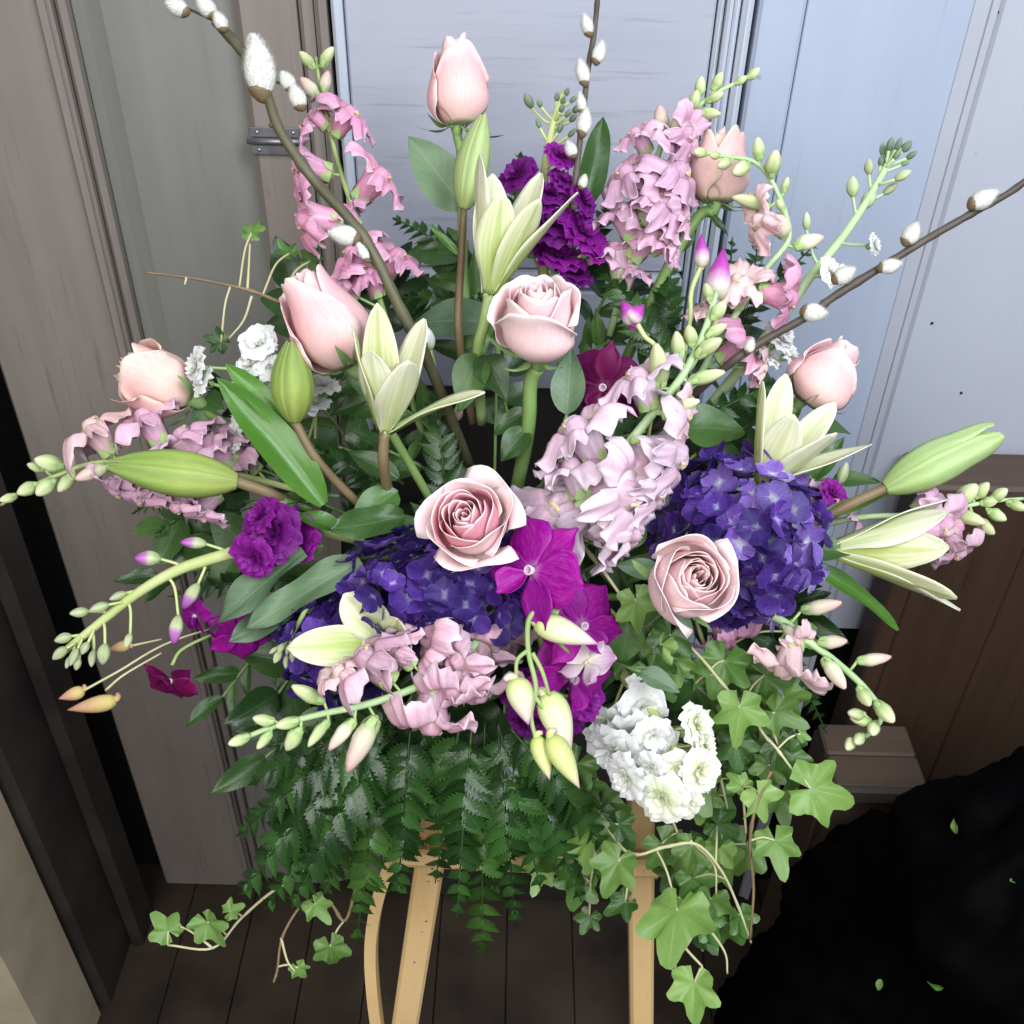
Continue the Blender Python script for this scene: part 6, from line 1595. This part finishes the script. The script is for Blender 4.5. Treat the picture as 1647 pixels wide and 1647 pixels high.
vine('cluster of ivy leaves below the orchid buds', [(860, 1230, .84), (920, 1290, .83), (960, 1330, .83), (950, 1420, .84)],
    [(880, 1300, 105, 110, 'ivy_dark', .83), (945, 1270, 90, 60, 'ivy_dark', .83), (950, 1355, 110, 100, 'ivy', .835), (930, 1420, 100, 110, 'ivy_dark', .85), (1000, 1330, 70, 40, 'ivy_dark', .83), (890, 1385, 90, 130, 'ivy_dark', .85), (945, 1480, 60, 120, 'ivy_dark', .86)])

rng = random.Random(41)
def ivy_mass(label, pts, box, n, mats, size, dd):
    L = []
    for k in range(n):
        x = rng.uniform(box[0], box[2]); y = rng.uniform(box[1], box[3])
        L.append((x, y, rng.uniform(*size), rng.uniform(50, 130), rng.choice(mats), dd + rng.uniform(-.02, .02)))
    vine(label, pts, L)
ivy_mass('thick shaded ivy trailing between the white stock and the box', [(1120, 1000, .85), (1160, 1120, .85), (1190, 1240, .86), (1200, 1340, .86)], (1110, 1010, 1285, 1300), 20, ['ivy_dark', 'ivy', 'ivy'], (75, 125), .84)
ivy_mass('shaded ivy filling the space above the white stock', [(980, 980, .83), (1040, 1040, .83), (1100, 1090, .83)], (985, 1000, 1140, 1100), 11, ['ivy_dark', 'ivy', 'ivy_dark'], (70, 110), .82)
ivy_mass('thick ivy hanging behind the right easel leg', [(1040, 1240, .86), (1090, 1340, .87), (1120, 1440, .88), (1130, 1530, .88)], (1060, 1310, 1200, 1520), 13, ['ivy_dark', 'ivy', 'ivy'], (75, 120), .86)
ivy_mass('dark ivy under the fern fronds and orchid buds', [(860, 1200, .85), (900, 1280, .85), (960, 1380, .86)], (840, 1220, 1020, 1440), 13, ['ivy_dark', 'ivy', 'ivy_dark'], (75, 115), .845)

# ------------------------------------------------------------------ dark filler greenery at the heart
SG = 'dark leafy sprigs deep among the flowers'
rng = random.Random(77)
spots = []
for ring, (rr, n, dd) in enumerate(((60, 6, .85), (150, 11, .86), (240, 15, .875), (320, 18, .885))):
    for k in range(n):
        a = 2 * pi * (k + .5 * ring) / n
        x = 800 + rr * 1.20 * cos(a); y = 860 + rr * 1.0 * sin(a)
        spots.append((x, y, dd))
def near_name(x, y):
    best = min(NEARPT, key=lambda q: (q[1] - x) ** 2 + (q[2] - y) ** 2); return best[0]
NEARPT = [('the tall half open lily', 815, 400), ('the centre blush rose', 865, 505), ('the left pale rosebud', 515, 520), ('the open pink rose', 755, 835), ('the swirled right rose', 1107, 925), ('the upright lily bud', 470, 615), ('the left half open lily', 640, 620), ('the level lily bud', 280, 755), ('the cream right lily', 1285, 710), ('the violet hydrangea', 1190, 850), ('the indigo hydrangea', 700, 945), ('the dark magenta orchid', 972, 622), ('the facing magenta orchid', 858, 918), ('the white stock', 1050, 1200), ('the grey stock leaves', 450, 950), ('the largest snapdragon', 1000, 780), ('the mauve snapdragon', 650, 1100), ('the broad dark leaves', 1150, 700)]
COMP = ['right', 'lower right', 'down', 'lower left', 'left', 'upper left', 'up', 'upper right']
for i, (x, y, dd) in enumerate(spots):
    if y > 1120: continue
    a = atan2(y - 860, x - 800) + rng.uniform(-.5, .5)
    ln = rng.uniform(120, 170)
    ax_, ay_ = x + cos(a) * ln * .6, y + sin(a) * ln * .6
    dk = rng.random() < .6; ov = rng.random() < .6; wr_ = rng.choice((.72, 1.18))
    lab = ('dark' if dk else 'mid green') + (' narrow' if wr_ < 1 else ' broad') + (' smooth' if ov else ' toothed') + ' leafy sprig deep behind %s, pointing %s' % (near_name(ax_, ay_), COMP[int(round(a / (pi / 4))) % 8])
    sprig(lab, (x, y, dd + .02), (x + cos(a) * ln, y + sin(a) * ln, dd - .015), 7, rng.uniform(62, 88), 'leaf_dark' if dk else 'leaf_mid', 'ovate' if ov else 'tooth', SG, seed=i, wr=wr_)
def solo(label, *a, **k):
    x0, y0 = a[1], a[2]
    t = thing('leaf_stalk', label, 'leaf', px(x0, y0, k.get('d0', dome(x0, y0))))
    leaf(t, *a, **k)
    p = px(x0, y0, k.get('d0', dome(x0, y0)))
    stem(t, [p, (p + HEART()) / 2 - BCK * .02, HEART()], .0013, .0013, M['stem_rose'])
    return t
solo('broad grey green leaf behind the lily stems left of the blush rose', 'ovate', 800, 520, 655, 500, 'leaf_grey', d0=.83, d1=.825, wpx=78, face=(0, -.5, 1), var=1)
solo('grey leaf standing between the blush rose and dark orchid', 'ovate', 912, 668, 918, 556, 'leaf_grey', d0=.765, d1=.765, wpx=56, face=(-.2, -.2, 1), var=0)
solo('dark broad leaf right of the largest snapdragon spike', 'ovate', 1100, 690, 1200, 680, 'leaf_mid', d0=.80, d1=.79, wpx=80, face=(0, -.5, 1), var=1)
solo('second dark broad leaf below the right rosebud', 'ovate', 1120, 730, 1215, 730, 'leaf_mid', d0=.80, d1=.785, wpx=64, face=(0, -.6, 1), var=2)
solo('rounded green leaf between the snapdragon and violet hydrangea', 'ovate', 1010, 880, 1030, 822, 'leaf_mid', d0=.765, d1=.755, wpx=46, face=(0, -.3, 1), var=1)
solo('blue green leaf above the white stock', 'ovate', 1030, 1080, 1096, 1108, 'leaf_grey', d0=.765, d1=.755, wpx=36, face=(.1, -.5, 1), var=1)
solo('dark green leaf left of the swirled rose stem', 'ovate', 1010, 1000, 1000, 1070, 'leaf_mid', d0=.79, d1=.785, wpx=60, face=(0, -.4, 1), var=1)

# a few green clippings lying on the made-up sack
def on_stand_in(x, y):
    v = (FWD + RGT * ((x - HALF) / F_PX) + UPV * (-(y - HALF) / F_PX)).normalized()
    me = STAND_IN.data; best = None
    from mathutils.bvhtree import BVHTree
    bvh = BVHTree.FromPolygons([tuple(q.co) for q in me.vertices], [tuple(p.vertices) for p in me.polygons])
    loc, nr, i, dist = bvh.ray_cast(CAM, v)
    return loc, nr
for i, (x, y, s, lab) in enumerate(((1400, 1385, 42, 'pale stemmed leaf clipping lying on the upper left of the made-up black sack'), (1418, 1574, 22, 'small green clipping low on the made-up black sack, left of two'), (1520, 1588, 24, 'small green clipping low on the made-up black sack, right of two'), (1540, 1342, 26, 'yellow green clipping near the top of the made-up black sack'), (1626, 1418, 30, 'green clipping at the right edge of the made-up black sack'))):
    loc, nr = on_stand_in(x, y)
    if loc is None: continue
    if nr.dot(BCK) < 0: nr = -nr
    a = 0.6 + i * 1.3
    o = put('leaf_clipping', LEAF['ovate'][i % 3], M['ivy_bright' if i % 2 else 'leaf_lily'], None, frame_y(loc + nr * .0015, idir(cos(a), sin(a), 0), nr, m_of(s, 1.0)))
    tag(o, lab, 'leaf', 'leaf clippings')
